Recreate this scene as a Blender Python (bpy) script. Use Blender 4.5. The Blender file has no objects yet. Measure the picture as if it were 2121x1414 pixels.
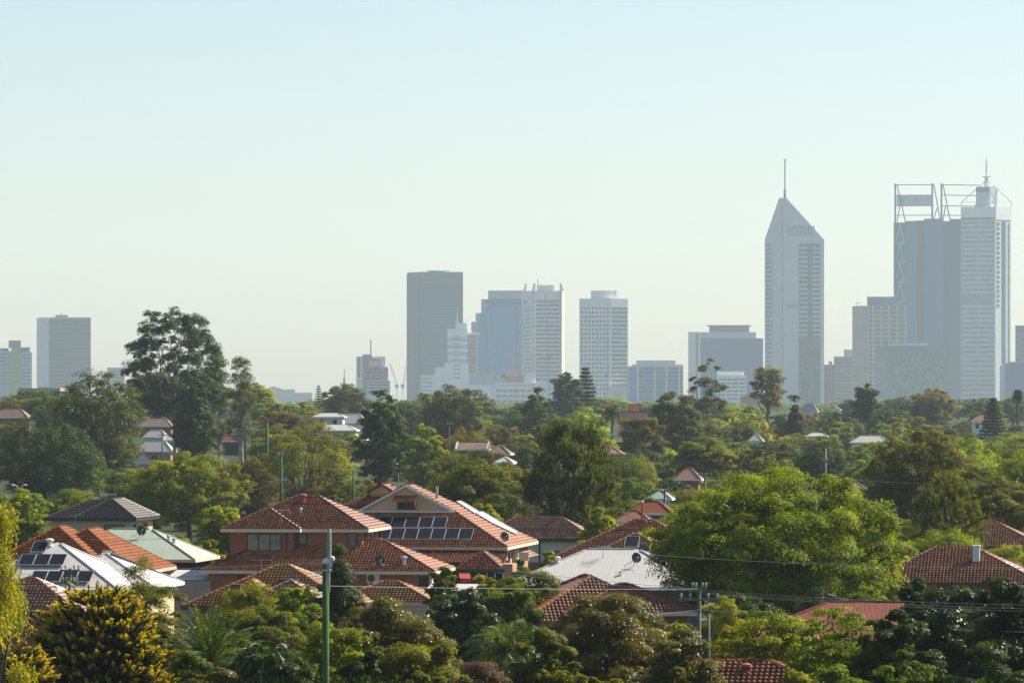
import bpy, math, random
import numpy as np
from mathutils import Vector, Matrix

# ------------------------------------------------------------------ camera, sky, sun, exposure
C = bpy.context.scene.collection
SC = bpy.context.scene
FPX, CX, YH, ZC = 10000.0, 1060.5, 822.0, 16.0      # focal length in photo pixels, principal column, horizon row, eye height (m)
SUN_EL, SUN_AZ = math.radians(42), math.radians(60)   # height, and bearing to the right of the view direction (+y)

cam_d = bpy.data.cameras.new('camera'); cam = bpy.data.objects.new('camera', cam_d); C.objects.link(cam)
cam.location = (0, 0, ZC); cam.rotation_euler = (math.pi / 2, 0, 0)
cam_d.sensor_fit = 'HORIZONTAL'; cam_d.sensor_width = 36.0
cam_d.lens = 36.0 * FPX / 2121.0
cam_d.shift_y = (YH - 707.0) / 2121.0
cam_d.clip_start = 1.0; cam_d.clip_end = 60000
SC.camera = cam

world = bpy.data.worlds.new('World'); SC.world = world; world.use_nodes = True
wn = world.node_tree.nodes; wl = world.node_tree.links
bg = wn['Background']; sky = wn.new('ShaderNodeTexSky')
sky.sky_type = 'NISHITA'; sky.sun_disc = False
sky.sun_elevation = SUN_EL; sky.sun_rotation = SUN_AZ
sky.air_density = 0.86; sky.dust_density = 0.7; sky.ozone_density = 0.55
wl.new(sky.outputs[0], bg.inputs[0]); bg.inputs[1].default_value = 0.066

sun_d = bpy.data.lights.new('sun', 'SUN'); sun = bpy.data.objects.new('sun', sun_d); C.objects.link(sun)
sun_d.energy = 5.0; sun_d.angle = math.radians(0.5); sun_d.color = (1.0, 0.92, 0.79)
to_sun = Vector((math.sin(SUN_AZ) * math.cos(SUN_EL), math.cos(SUN_AZ) * math.cos(SUN_EL), math.sin(SUN_EL)))
sun.rotation_euler = to_sun.to_track_quat('Z', 'Y').to_euler(); sun.location = (200, 150, 180)

SC.view_settings.view_transform = 'Standard'; SC.view_settings.look = 'None'
SC.view_settings.exposure = 1.05; SC.view_settings.gamma = 1.0
SC.cycles.max_bounces = 6; SC.cycles.diffuse_bounces = 3; SC.cycles.glossy_bounces = 2
SC.cycles.transmission_bounces = 3; SC.cycles.volume_bounces = 0
SC.cycles.caustics_reflective = False; SC.cycles.caustics_refractive = False
SC.cycles.use_denoising = True

def X(px, d): return (px - CX) / FPX * d
def Z(py, d): return ZC - (py - YH) / FPX * d

def sstep(a, b, t):
    t = min(1, max(0, (t - a) / (b - a))); return t * t * (3 - 2 * t)
def gz(x, y):
    """height of the ground: flat suburb, a low rise to the left, a gentle climb towards the city"""
    return 7.0 * sstep(700, 2200, y) + 10.0 * math.exp(-((x + 95) / 58) ** 2 - ((y - 1150) / 270) ** 2)

# ------------------------------------------------------------------ materials
def mat(name, col, rough=0.7, spec=0.4, metal=0.0, var=0.0, vscale=1.0, col2=None, bump=0.0, bscale=20.0, pos=False):
    m = bpy.data.materials.new(name); m.use_nodes = True
    n = m.node_tree.nodes; l = m.node_tree.links; p = n['Principled BSDF']
    p.inputs['Base Color'].default_value = (*col, 1); p.inputs['Roughness'].default_value = rough
    p.inputs['Specular IOR Level'].default_value = spec; p.inputs['Metallic'].default_value = metal
    if var or col2:
        tc = n.new('ShaderNodeTexCoord'); nz = n.new('ShaderNodeTexNoise'); nz.inputs['Scale'].default_value = vscale
        nz.inputs['Detail'].default_value = 5; nz.inputs['Roughness'].default_value = .65
        rp = n.new('ShaderNodeValToRGB')
        a = col if col2 else tuple(c * (1 - var) for c in col); b = col2 if col2 else tuple(min(1, c * (1 + var)) for c in col)
        rp.color_ramp.elements[0].position = .35; rp.color_ramp.elements[1].position = .65
        rp.color_ramp.elements[0].color = (*a, 1); rp.color_ramp.elements[1].color = (*b, 1)
        src = n.new('ShaderNodeNewGeometry').outputs['Position'] if pos else tc.outputs['Object']
        l.new(src, nz.inputs['Vector']); l.new(nz.outputs[0], rp.inputs[0]); l.new(rp.outputs[0], p.inputs['Base Color'])
    if bump:
        tc = n.new('ShaderNodeTexCoord'); nz = n.new('ShaderNodeTexNoise'); nz.inputs['Scale'].default_value = bscale
        bp = n.new('ShaderNodeBump'); bp.inputs['Strength'].default_value = bump; bp.inputs['Distance'].default_value = .02
        l.new(tc.outputs['Object'], nz.inputs['Vector']); l.new(nz.outputs[0], bp.inputs['Height']); l.new(bp.outputs[0], p.inputs['Normal'])
    return m

def tile_mat(name, dark, mid, light, rough=.5, spec=.5, stain=(.05, .045, .04), stain_amt=.35):
    """clay or concrete tiles: one tone per tile (attribute), patches of lichen and soot"""
    m = bpy.data.materials.new(name); m.use_nodes = True
    n = m.node_tree.nodes; l = m.node_tree.links; p = n['Principled BSDF']
    at = n.new('ShaderNodeAttribute'); at.attribute_name = 'tone'
    rp = n.new('ShaderNodeValToRGB'); rp.color_ramp.elements[0].color = (*dark, 1); rp.color_ramp.elements[1].color = (*light, 1)
    e = rp.color_ramp.elements.new(.5); e.color = (*mid, 1)
    tc = n.new('ShaderNodeTexCoord'); nz = n.new('ShaderNodeTexNoise'); nz.inputs['Scale'].default_value = .9; nz.inputs['Detail'].default_value = 8
    nz.inputs['Roughness'].default_value = .7
    mr = n.new('ShaderNodeMapRange'); mr.inputs[1].default_value = .48; mr.inputs[2].default_value = .72; mr.inputs[4].default_value = stain_amt
    mx = n.new('ShaderNodeMix'); mx.data_type = 'RGBA'; mx.inputs['B'].default_value = (*stain, 1)
    l.new(at.outputs['Fac'], rp.inputs[0]); l.new(tc.outputs['Object'], nz.inputs['Vector']); l.new(nz.outputs[0], mr.inputs[0])
    l.new(mr.outputs[0], mx.inputs['Factor']); l.new(rp.outputs[0], mx.inputs['A']); l.new(mx.outputs['Result'], p.inputs['Base Color'])
    p.inputs['Roughness'].default_value = rough; p.inputs['Specular IOR Level'].default_value = spec
    return m

def brick_mat(name, c1, c2, mortar):
    m = bpy.data.materials.new(name); m.use_nodes = True
    n = m.node_tree.nodes; l = m.node_tree.links; p = n['Principled BSDF']
    tc = n.new('ShaderNodeTexCoord'); sx = n.new('ShaderNodeSeparateXYZ'); ad = n.new('ShaderNodeMath'); cb = n.new('ShaderNodeCombineXYZ')
    br = n.new('ShaderNodeTexBrick'); br.inputs['Color1'].default_value = (*c1, 1); br.inputs['Color2'].default_value = (*c2, 1)
    br.inputs['Mortar'].default_value = (*mortar, 1); br.inputs['Scale'].default_value = 1.0
    br.inputs['Brick Width'].default_value = .24; br.inputs['Row Height'].default_value = .1; br.inputs['Mortar Size'].default_value = .012
    l.new(tc.outputs['Object'], sx.inputs[0]); l.new(sx.outputs[0], ad.inputs[0]); l.new(sx.outputs[1], ad.inputs[1])
    l.new(ad.outputs[0], cb.inputs[0]); l.new(sx.outputs[2], cb.inputs[1]); l.new(cb.outputs[0], br.inputs['Vector'])
    l.new(br.outputs['Color'], p.inputs['Base Color']); p.inputs['Roughness'].default_value = .85
    return m

def grid_mat(name, glass, line, w, h, rough=.25, mortar=.25, var=None, spec=.5, swap=False):
    """a curtain wall: glass cells split by mullions, w x h metres each"""
    m = brick_mat(name, glass, var or glass, line)
    br = [x for x in m.node_tree.nodes if x.type == 'TEX_BRICK'][0]
    br.offset = 0; br.squash = 1; br.inputs['Brick Width'].default_value = w; br.inputs['Row Height'].default_value = h
    br.inputs['Mortar Size'].default_value = mortar
    p = m.node_tree.nodes['Principled BSDF']; p.inputs['Roughness'].default_value = rough; p.inputs['Specular IOR Level'].default_value = spec * .4
    return m

def leaf_mat(name, dark, light, trans, gloss=.55, spec=.13, tfac=.48, hue=.012, val=.16):
    """leaves: tone attribute per leaf, shift per tree, light passing through"""
    m = bpy.data.materials.new(name); m.use_nodes = True
    n = m.node_tree.nodes; l = m.node_tree.links; p = n['Principled BSDF']; out = n['Material Output']
    at = n.new('ShaderNodeAttribute'); at.attribute_name = 'tone'
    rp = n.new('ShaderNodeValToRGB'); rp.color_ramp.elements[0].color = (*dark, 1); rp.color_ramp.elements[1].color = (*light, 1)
    oi = n.new('ShaderNodeObjectInfo'); hs = n.new('ShaderNodeHueSaturation')
    a = n.new('ShaderNodeMapRange'); a.inputs[3].default_value = .5 - hue; a.inputs[4].default_value = .5 + hue
    b = n.new('ShaderNodeMapRange'); b.inputs[3].default_value = 1 - val; b.inputs[4].default_value = 1 + val
    ml = n.new('ShaderNodeMath'); ml.operation = 'MULTIPLY'; ml.inputs[1].default_value = 7.31
    fr = n.new('ShaderNodeMath'); fr.operation = 'FRACT'
    l.new(oi.outputs['Random'], a.inputs[0]); l.new(oi.outputs['Random'], ml.inputs[0]); l.new(ml.outputs[0], fr.inputs[0]); l.new(fr.outputs[0], b.inputs[0])
    l.new(at.outputs['Fac'], rp.inputs[0]); l.new(rp.outputs[0], hs.inputs['Color']); l.new(a.outputs[0], hs.inputs['Hue']); l.new(b.outputs[0], hs.inputs['Value'])
    l.new(hs.outputs[0], p.inputs['Base Color']); p.inputs['Roughness'].default_value = gloss; p.inputs['Specular IOR Level'].default_value = spec
    tr = n.new('ShaderNodeBsdfTranslucent'); mu = n.new('ShaderNodeMix'); mu.data_type = 'RGBA'; mu.blend_type = 'MULTIPLY'; mu.inputs['Factor'].default_value = 1
    mu.inputs['B'].default_value = (*trans, 1)
    l.new(hs.outputs[0], mu.inputs['A']); l.new(mu.outputs['Result'], tr.inputs[0])
    ms = n.new('ShaderNodeMixShader'); ms.inputs[0].default_value = tfac
    l.new(p.outputs[0], ms.inputs[1]); l.new(tr.outputs[0], ms.inputs[2]); l.new(ms.outputs[0], out.inputs[0])
    return m

M = {}
M['ground'] = mat('ground', (.018, .032, .009), .95, .1, col2=(.05, .052, .025), vscale=.12)
# city
M['white_concrete'] = mat('white_concrete', (.80, .79, .76), .8, .2, var=.05, vscale=.03)
M['bright_white'] = mat('bright_white', (.9, .9, .88), .8, .2, var=.04, vscale=.03)
M['cream_concrete'] = mat('cream_concrete', (.62, .55, .44), .8, .2, var=.08, vscale=.03)
M['tan_concrete'] = mat('tan_concrete', (.5, .42, .32), .8, .2, var=.1, vscale=.03)
M['grey_concrete'] = mat('grey_concrete', (.28, .28, .28), .8, .2, var=.06, vscale=.02)
M['pale_grey'] = mat('pale_grey', (.52, .56, .58), .7, .3, var=.05, vscale=.02)
M['mid_grey'] = mat('mid_grey', (.2, .22, .25), .6, .3, var=.1, vscale=.02)
M['window_dark'] = mat('window_dark', (.045, .08, .115), .25, .3, var=.6, vscale=.11, pos=True)
M['window_blue'] = mat('window_blue', (.10, .18, .25), .25, .3, var=.5, vscale=.13, pos=True)
M['window_mid'] = mat('window_mid', (.2, .26, .29), .25, .3, var=.4, vscale=.1, pos=True)
M['glass_dark'] = grid_mat('glass_dark', (.09, .205, .26), (.045, .09, .13), 1.6, 3.6, .25, .3, (.11, .235, .29))
M['glass_side'] = grid_mat('glass_side', (.010, .035, .075), (.008, .022, .045), 1.6, 3.6, .3, .3, (.014, .04, .08))  # same tower glass made darker: shade of the end face in the colour
M['glass_blue'] = grid_mat('glass_blue', (.05, .25, .50), (.045, .20, .40), 1.8, 3.8, .2, .15, (.06, .29, .56))
M['glass_pale'] = grid_mat('glass_pale', (.3, .38, .43), (.4, .45, .48), 2.2, 3.8, .2, .2, (.34, .42, .46))
M['glass_slate'] = grid_mat('glass_slate', (.06, .145, .28), (.045, .11, .21), 2.0, 4.2, .25, .25, (.075, .17, .31))
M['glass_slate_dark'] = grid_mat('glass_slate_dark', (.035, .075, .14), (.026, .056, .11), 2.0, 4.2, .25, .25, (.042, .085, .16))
M['glass_navy'] = grid_mat('glass_navy', (.055, .12, .26), (.085, .15, .27), 3.0, 4.0, .25, .7, (.065, .14, .29))
M['glass_green'] = grid_mat('glass_green', (.1, .17, .17), (.2, .3, .28), 3.2, 4.4, .3, .35, (.24, .36, .32))
M['steel_grey'] = mat('steel_grey', (.11, .14, .2), .5, .4)
M['lime'] = mat('lime_panel', (.28, .42, .06), .6, .3)
M['city_red'] = mat('city_red', (.55, .12, .1), .7, .3)
M['crane_orange'] = mat('crane_orange', (.75, .24, .05), .5, .4)
M['crane_blue'] = mat('crane_blue', (.16, .25, .5), .5, .4)
M['crane_pale'] = mat('crane_pale', (.5, .56, .6), .5, .4)
M['terracotta_wall'] = mat('terracotta_wall', (.5, .25, .17), .85, .2, var=.1, vscale=.3)
# houses
M['tile_red'] = tile_mat('tile_red', (.085, .024, .007), (.215, .066, .018), (.35, .13, .044), .45, .3)
M['tile_maroon'] = tile_mat('tile_maroon', (.075, .02, .008), (.18, .051, .018), (.30, .10, .039), .42, .35)
M['tile_orange'] = tile_mat('tile_orange', (.14, .034, .005), (.20, .055, .010), (.265, .085, .02), .6, .12, stain_amt=.3)
M['tile_ochre'] = tile_mat('tile_ochre', (.12, .048, .008), (.20, .085, .016), (.28, .135, .031), .5, .25, stain_amt=.45)
M['tile_cap'] = tile_mat('tile_cap', (.07, .02, .013), (.10, .03, .018), (.14, .045, .026), .5, .3)
M['tile_old'] = tile_mat('tile_old', (.07, .028, .016), (.165, .066, .033), (.30, .155, .09), .45, .4, stain_amt=.6)
M['tile_brown'] = tile_mat('tile_brown', (.035, .026, .021), (.055, .042, .035), (.085, .066, .056), .5, .3)
M['tile_far'] = tile_mat('tile_far', (.2, .1, .06), (.28, .14, .09), (.36, .2, .13))
M['tile_far_brown'] = tile_mat('tile_far_brown', (.17, .11, .075), (.22, .15, .1), (.28, .2, .14))
M['metal_white'] = tile_mat('metal_white', (.40, .39, .365), (.43, .42, .395), (.46, .45, .42), .55, .3, (.5, .48, .44), .25)
M['metal_green'] = tile_mat('metal_green', (.30, .36, .27), (.33, .39, .30), (.36, .42, .33), .55, .3, (.3, .34, .26), .3)
M['metal_red'] = tile_mat('metal_red', (.15, .042, .028), (.18, .053, .035), (.21, .065, .042), .65, .15, (.14, .07, .05), .5)
M['brick_red'] = brick_mat('brick_red', (.20, .052, .022), (.32, .092, .04), (.24, .16, .11))
M['brick_orange'] = brick_mat('brick_orange', (.34, .14, .06), (.42, .2, .1), (.4, .3, .2))
M['brick_cream'] = brick_mat('brick_cream', (.52, .4, .26), (.6, .47, .31), (.6, .5, .38))
M['render_cream'] = mat('render_cream', (.56, .44, .26), .85, .2, var=.08, vscale=.5)
M['render_tan'] = mat('render_tan', (.5, .42, .3), .85, .2, var=.06, vscale=.4)
M['render_white'] = mat('render_white', (.78, .77, .73), .85, .2, var=.06, vscale=.5)
M['render_shaded'] = mat('render_shaded', (.10, .115, .13), .85, .2, var=.15, vscale=.5)  # pale wall render darkened; the big tree's shade put into its colour
M['render_blue'] = mat('render_blue', (.56, .6, .58), .85, .2, var=.06, vscale=.5)
M['fascia_cream'] = mat('fascia_cream', (.6, .52, .38), .6, .3)
M['fascia_dark'] = mat('fascia_dark', (.03, .026, .024), .5, .4)
M['fascia_brown'] = mat('fascia_brown', (.1, .045, .03), .6, .3)
M['fascia_green'] = mat('fascia_green', (.02, .07, .035), .6, .3)
M['fascia_white'] = mat('fascia_white', (.72, .72, .7), .6, .3)
M['pane'] = mat('pane', (.022, .03, .03), .08, .6)
M['curtain_pane'] = mat('curtain_pane', (.14, .15, .12), .2, .5, var=.35, vscale=1.6)
M['frame_dark'] = mat('frame_dark', (.03, .025, .022), .5, .4)
M['frame_white'] = mat('frame_white', (.7, .7, .68), .5, .4)
M['solar_cell'] = grid_mat('solar_cell', (.010, .012, .02), (.05, .055, .065), .16, .16, .3, .006, (.012, .014, .024), .06)
M['aluminium'] = mat('aluminium', (.6, .6, .58), .4, .5, .6)
M['dish_grey'] = mat('dish_grey', (.035, .036, .04), .5, .4)
M['galvanised'] = mat('galvanised', (.42, .44, .44), .45, .5, .5, var=.1, vscale=6)
M['ac_white'] = mat('ac_white', (.62, .6, .55), .5, .4)
M['pot_red'] = mat('pot_red', (.3, .085, .05), .7, .3, var=.15, vscale=4)
M['awning_red'] = mat('awning_red', (.45, .07, .07), .8, .2)
M['tank_white'] = mat('tank_white', (.75, .74, .68), .4, .5)
M['tank_black'] = mat('tank_black', (.015, .015, .016), .5, .4)
M['cooler_green'] = mat('cooler_green', (.06, .1, .06), .6, .4)
M['hot_water'] = mat('hot_water', (.5, .55, .57), .25, .5, var=.03, vscale=2)
M['shed_wall'] = mat('shed_wall', (.3, .31, .28), .6, .4, var=.08, vscale=1.5)
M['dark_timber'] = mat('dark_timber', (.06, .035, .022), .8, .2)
# street
M['pole_green'] = mat('pole_green', (.062, .125, .042), .9, .1, var=.2, vscale=2.5)
M['pole_grey'] = mat('pole_grey', (.16, .15, .13), .85, .2, var=.25, vscale=3)
M['porcelain'] = mat('porcelain', (.3, .33, .3), .35, .5)
M['cap_white'] = mat('cap_white', (.65, .66, .62), .5, .4)
M['wire_grey'] = mat('wire_grey', (.22, .24, .24), .5, .4)
M['wire_dark'] = mat('wire_dark', (.03, .03, .03), .6, .4)
# plants
M['bark'] = mat('bark', (.09, .07, .05), .9, .2, var=.35, vscale=3)
M['bark_pale'] = mat('bark_pale', (.33, .29, .24), .85, .2, var=.3, vscale=2)
M['bark_palm'] = mat('bark_palm', (.12, .095, .065), .9, .2, var=.4, vscale=5)
YG = (1.9, 2.0, .7)
L = {}
L['bright'] = leaf_mat('leaf_bright', (.03, .072, .002), (0.335, 0.38, 0.003), (1.65, 1.6, .2))
L['yellow'] = leaf_mat('leaf_yellow', (.09, .13, .003), (0.373, 0.350, 0.006), (1.5, 1.5, .22))
L['mid'] = leaf_mat('leaf_mid', (0.0165, 0.0450, 0.0030), (0.177, 0.217, 0.0077), (1.6, 1.7, .4))
L['olive'] = leaf_mat('leaf_olive', (0.0255, 0.0413, 0.0037), (0.220, 0.213, 0.0129), (1.6, 1.7, .4))
L['khaki'] = leaf_mat('leaf_khaki', (0.0413, 0.0488, 0.0067), (0.284, 0.228, 0.0224), (1.6, 1.6, .45))
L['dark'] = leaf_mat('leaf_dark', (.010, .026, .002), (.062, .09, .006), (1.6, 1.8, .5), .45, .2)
L['gum'] = leaf_mat('leaf_gum', (0.0195, 0.0330, 0.0075), (0.154, 0.159, 0.0241), (1.5, 1.7, .55))
L['gloss'] = leaf_mat('leaf_gloss', (.008, .022, .002), (.06, .088, .007), (1.5, 1.8, .5), .36, .2, .38)
L['brownish'] = leaf_mat('leaf_brownish', (0.024, 0.039, 0.003), (0.205, 0.185, 0.013), (1.7, 1.6, .45), .38, .25, .42)
L['purple'] = leaf_mat('leaf_purple', (.05, .04, .02), (0.181, 0.115, 0.060), (1.5, 1.3, .9), .5, .2)
L['palm'] = leaf_mat('leaf_palm', (.024, .05, .004), (.13, .155, .013), (1.5, 1.7, .5), .36, .2, .38)
L['weep'] = leaf_mat('leaf_weep', (.10, .14, .004), (0.373, 0.350, 0.008), (1.7, 1.6, .25), .38, .3, .5)
L['pine'] = leaf_mat('leaf_pine', (0.0105, 0.0255, 0.0030), (0.156, 0.155, 0.0086), (1.6, 1.7, .35))
def gold_mat():
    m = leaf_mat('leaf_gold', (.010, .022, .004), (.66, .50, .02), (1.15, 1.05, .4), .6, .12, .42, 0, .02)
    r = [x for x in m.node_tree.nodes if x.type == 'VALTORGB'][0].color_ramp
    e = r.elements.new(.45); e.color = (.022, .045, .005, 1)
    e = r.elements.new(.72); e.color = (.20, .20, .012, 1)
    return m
L['gold'] = gold_mat()

# ------------------------------------------------------------------ object helpers
def empty(name, loc, rz=0.0):
    o = bpy.data.objects.new(name, None); C.objects.link(o); o.location = loc; o.rotation_euler = (0, 0, rz)
    o.empty_display_size = .5
    return o
def tag(o, label=None, cat=None, group=None, kind=None):
    if label: o['label'] = label
    if cat: o['category'] = cat
    if group: o['group'] = group
    if kind: o['kind'] = kind
    return o
def link(name, me, m, parent=None):
    o = bpy.data.objects.new(name, me); C.objects.link(o)
    if m is not None and not me.materials: me.materials.append(m)
    if parent is not None: o.parent = parent
    return o
def copy_tree(o, parent=None):
    c = o.copy(); C.objects.link(c); c.parent = parent
    for ch in [k for k in o.children]: copy_tree(ch, c)
    return c

class MB:
    """collects simple solids and links them as one mesh object"""
    def __init__(s): s.v = []; s.f = []
    def add(s, vs, fs):
        b = len(s.v); s.v += [tuple(map(float, p)) for p in vs]; s.f += [tuple(i + b for i in f) for f in fs]; return s
    def box(s, x0, x1, y0, y1, z0, z1):
        return s.add([(x0, y0, z0), (x1, y0, z0), (x1, y1, z0), (x0, y1, z0), (x0, y0, z1), (x1, y0, z1), (x1, y1, z1), (x0, y1, z1)],
                     [(0, 3, 2, 1), (4, 5, 6, 7), (0, 1, 5, 4), (1, 2, 6, 5), (2, 3, 7, 6), (3, 0, 4, 7)])
    def prism(s, pts, z0, z1):
        n = len(pts); vs = [(x, y, z0) for x, y in pts] + [(x, y, z1) for x, y in pts]
        fs = [tuple(range(n - 1, -1, -1)), tuple(range(n, 2 * n))] + [(i, (i + 1) % n, n + (i + 1) % n, n + i) for i in range(n)]
        return s.add(vs, fs)
    def tube(s, pts, r, k=6, cap=True):
        pts = [Vector(p) for p in pts]; n = len(pts)
        if not hasattr(r, '__len__'): r = [r] * n
        vs = []; ref = None
        for i, p in enumerate(pts):
            t = (pts[min(i + 1, n - 1)] - pts[max(i - 1, 0)]).normalized()
            if ref is None: ref = t.orthogonal().normalized()
            else:
                ref = ref - t * ref.dot(t)
                ref = ref.normalized() if ref.length > 1e-6 else t.orthogonal().normalized()
            b = t.cross(ref)
            vs += [p + (ref * math.cos(a) + b * math.sin(a)) * r[i] for a in [2 * math.pi * j / k for j in range(k)]]
        fs = [(i * k + j, i * k + (j + 1) % k, (i + 1) * k + (j + 1) % k, (i + 1) * k + j) for i in range(n - 1) for j in range(k)]
        if cap: fs += [tuple(range(k - 1, -1, -1)), tuple(range((n - 1) * k, n * k))]
        return s.add(vs, fs)
    def beam(s, a, b, w, h=None):
        """square bar from a to b"""
        return s.tube([a, b], (h or w) * .7071, 4)
    def lathe(s, prof, c=(0, 0, 0), k=16):
        n = len(prof); vs = [(c[0] + r * math.cos(2 * math.pi * j / k), c[1] + r * math.sin(2 * math.pi * j / k), c[2] + z) for r, z in prof for j in range(k)]
        fs = [(i * k + j, i * k + (j + 1) % k, (i + 1) * k + (j + 1) % k, (i + 1) * k + j) for i in range(n - 1) for j in range(k)]
        fs += [tuple(range(k - 1, -1, -1)), tuple(range((n - 1) * k, n * k))]
        return s.add(vs, fs)
    def build(s, name, m, parent=None, smooth=False):
        me = bpy.data.meshes.new(name); me.from_pydata(s.v, [], s.f); me.update()
        if smooth:
            for p in me.polygons: p.use_smooth = True
        return link(name, me, m, parent)

def np_mesh(name, V, F, tone=None):
    """fast mesh of quads from arrays"""
    me = bpy.data.meshes.new(name); n = len(V); k = len(F)
    me.vertices.add(n); me.vertices.foreach_set('co', np.ascontiguousarray(V, dtype=np.float32).ravel())
    me.loops.add(k * 4); me.loops.foreach_set('vertex_index', np.ascontiguousarray(F, dtype=np.int32).ravel())
    me.polygons.add(k); me.polygons.foreach_set('loop_start', np.arange(k, dtype=np.int32) * 4)
    me.update(calc_edges=True)
    if tone is not None:
        a = me.attributes.new('tone', 'FLOAT', 'FACE'); a.data.foreach_set('value', np.ascontiguousarray(tone, dtype=np.float32))
    return me

# ------------------------------------------------------------------ ground
def build_ground():
    xs = np.concatenate([[-4000, -2500, -1500, -900, -600, -420], np.arange(-300, 301, 15), [420, 600, 900, 1500, 2500, 4000]])
    ys = np.concatenate([[-60, 0, 60, 120], np.arange(180, 2400, 30), [2600, 3000, 3600, 4500, 6000, 8000, 9600]])
    nx, ny = len(xs), len(ys)
    V = np.array([(x, y, gz(x, y)) for y in ys for x in xs])
    i = np.arange(nx - 1)[None, :] + nx * np.arange(ny - 1)[:, None]
    F = np.stack([i, i + 1, i + 1 + nx, i + nx], -1).reshape(-1, 4)
    o = link('ground', np_mesh('ground', V, F), M['ground']); tag(o, kind='structure')
build_ground()
# ------------------------------------------------------------------ the city on the skyline, 5 to 6.5 km away
class Bld:
    """one building; plan corners are (photo column, metres behind the front), heights are photo rows at its distance"""
    def __init__(s, name, label, cat, px, d, group=None):
        s.d = d; s.x = X(px, d); s.z = gz(s.x, d) - .5
        s.o = tag(empty(name, (s.x, d, s.z)), label, cat, group)
    def p(s, c): return Vector((X(c[0], s.d + c[1]) - s.x, c[1]))
    def h(s, py): return Z(py, s.d) - s.z
    def prism(s, part, pts, yt, m, yb=None, parent=None):
        return MB().prism([s.p(c) for c in pts], 0 if yb is None else s.h(yb), s.h(yt)).build(part, M[m], parent or s.o)
    def facebox(s, part, a, b, u0, u1, yt, yb, m, out=.5, parent=None):
        A, B_ = s.p(a), s.p(b); t = (B_ - A).normalized(); n = Vector((t.y, -t.x)); q = lambda u, o: A + (B_ - A) * u + n * o
        return MB().prism([q(u0, out), q(u1, out), q(u1, -.4), q(u0, -.4)], s.h(yb), s.h(yt)).build(part, M[m], parent or s.o)
    def rows(s, part, a, b, u0, u1, yt, yb, n, frac, m, out=.5, parent=None, skip=()):
        """n equal bands between rows yt and yb, each a part of its own"""
        st = (yb - yt) / n; first = s.facebox(part, a, b, u0, u1, yt, yt + st * frac, m, out, parent)
        for i in range(1, n):
            if i in skip: continue
            c = first.copy(); C.objects.link(c); c.location.z = first.location.z - st * i / FPX * s.d
        return first
    def grid(s, part, a, b, u0, u1, nu, fu, yt, yb, n, frac, m, out=.5, cap=100):
        """single windows: up to cap of them as parts, the rest of the facade as one"""
        st = (yb - yt) / n; su = (u1 - u0) / nu; A, B_ = s.p(a), s.p(b); k = 0; rest = None
        first = s.facebox(part, a, b, u0, u0 + su * fu, yt, yt + st * frac, m, out); rest = MB()
        base_v = [tuple(v.co) for v in first.data.vertices]; base_f = [tuple(p.vertices) for p in first.data.polygons]
        for i in range(n):
            for j in range(nu):
                off = (B_ - A) * su * j; dz = -st * i / FPX * s.d; k += 1
                if k == 1: continue
                if k <= cap:
                    c = first.copy(); C.objects.link(c); c.location = (off.x, off.y, dz)
                else:
                    rest.add([(x + off.x, y + off.y, z + dz) for x, y, z in base_v], base_f)
        if rest.v: tag(rest.build('small_windows', M[m], s.o), kind='stuff')
    def rod(s, part, pts, r, m, parent=None, k=5):
        return MB().tube([(*s.p((c[0], c[2] if len(c) > 2 else 0)), s.h(c[1])) for c in pts], r, k).build(part, M[m], parent or s.o)

# lime striped tower, far left
b = Bld('apartment_tower', 'narrow apartment tower with a lime green stripe at the left edge', 'tower', 40, 5600)
b.prism('wall', [(-12, 0), (23, 0), (23, 25), (-12, 25)], 727, 'glass_pale')
b.prism('stair_core', [(23, -2), (43.5, -2), (43.5, 24), (23, 24)], 720, 'lime')
b.prism('wing', [(43.5, 0), (66, 0), (66, 22), (43.5, 22)], 729, 'pale_grey')
b.prism('upper_storey', [(43.5, 2), (62, 2), (62, 20), (43.5, 20)], 719, 'steel_grey', 729)
b.prism('plant_room', [(18, 1), (43, 1), (43, 16), (18, 16)], 705, 'mid_grey', 720)
b.prism('roof_canopy', [(0, 1), (18, 1), (18, 16), (0, 16)], 721, 'steel_grey', 727)
b.rows('window_band', (43.5, 0), (66, 0), .1, .9, 733, 800, 9, .45, 'window_mid')
b.rows('balcony', (-12, 0), (23, 0), .05, .95, 731, 800, 9, .4, 'window_mid')

# grey slab
b = Bld('office_block', 'wide plain grey slab block with a pale left end on the far left skyline', 'office block', 130, 5800)
f0, f1, f2, f3 = (77.4, 22), (101, 0), (188, 0), (188, 26)
b.prism('wall', [f0, f1, f2, f3, (77.4, 30)], 659, 'grey_concrete')
b.facebox('end_wall', f0, f1, 0, 1, 657.5, 800, 'white_concrete', 1)
b.prism('plant_room', [(115, 6), (140, 6), (140, 18), (115, 18)], 652, 'mid_grey', 659)
b.rod('antenna', [(127, 652, 10), (127, 647, 10)], .5, 'steel_grey')
b.prism('parapet', [(83, 20), (100, 2), (188, 2), (188, 4), (101, 4), (84, 21)], 656.8, 'pale_grey', 659)
b.rows('spandrel', f1, f2, .0, 1, 664, 800, 17, .28, 'mid_grey', .3)

b = Bld('low_apartment_block', 'small pale apartment block peeping beside the tall skyline gum', 'apartment block', 240, 5400)
b.prism('wall', [(222, 0), (258, 0), (258, 18), (222, 18)], 763, 'cream_concrete')
b.prism('roof', [(221, -1), (259, -1), (259, 19), (221, 19)], 761, 'white_concrete', 763)
b.rows('window_band', (222, 0), (258, 0), .3, .95, 768, 800, 5, .4, 'window_mid')

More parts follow.
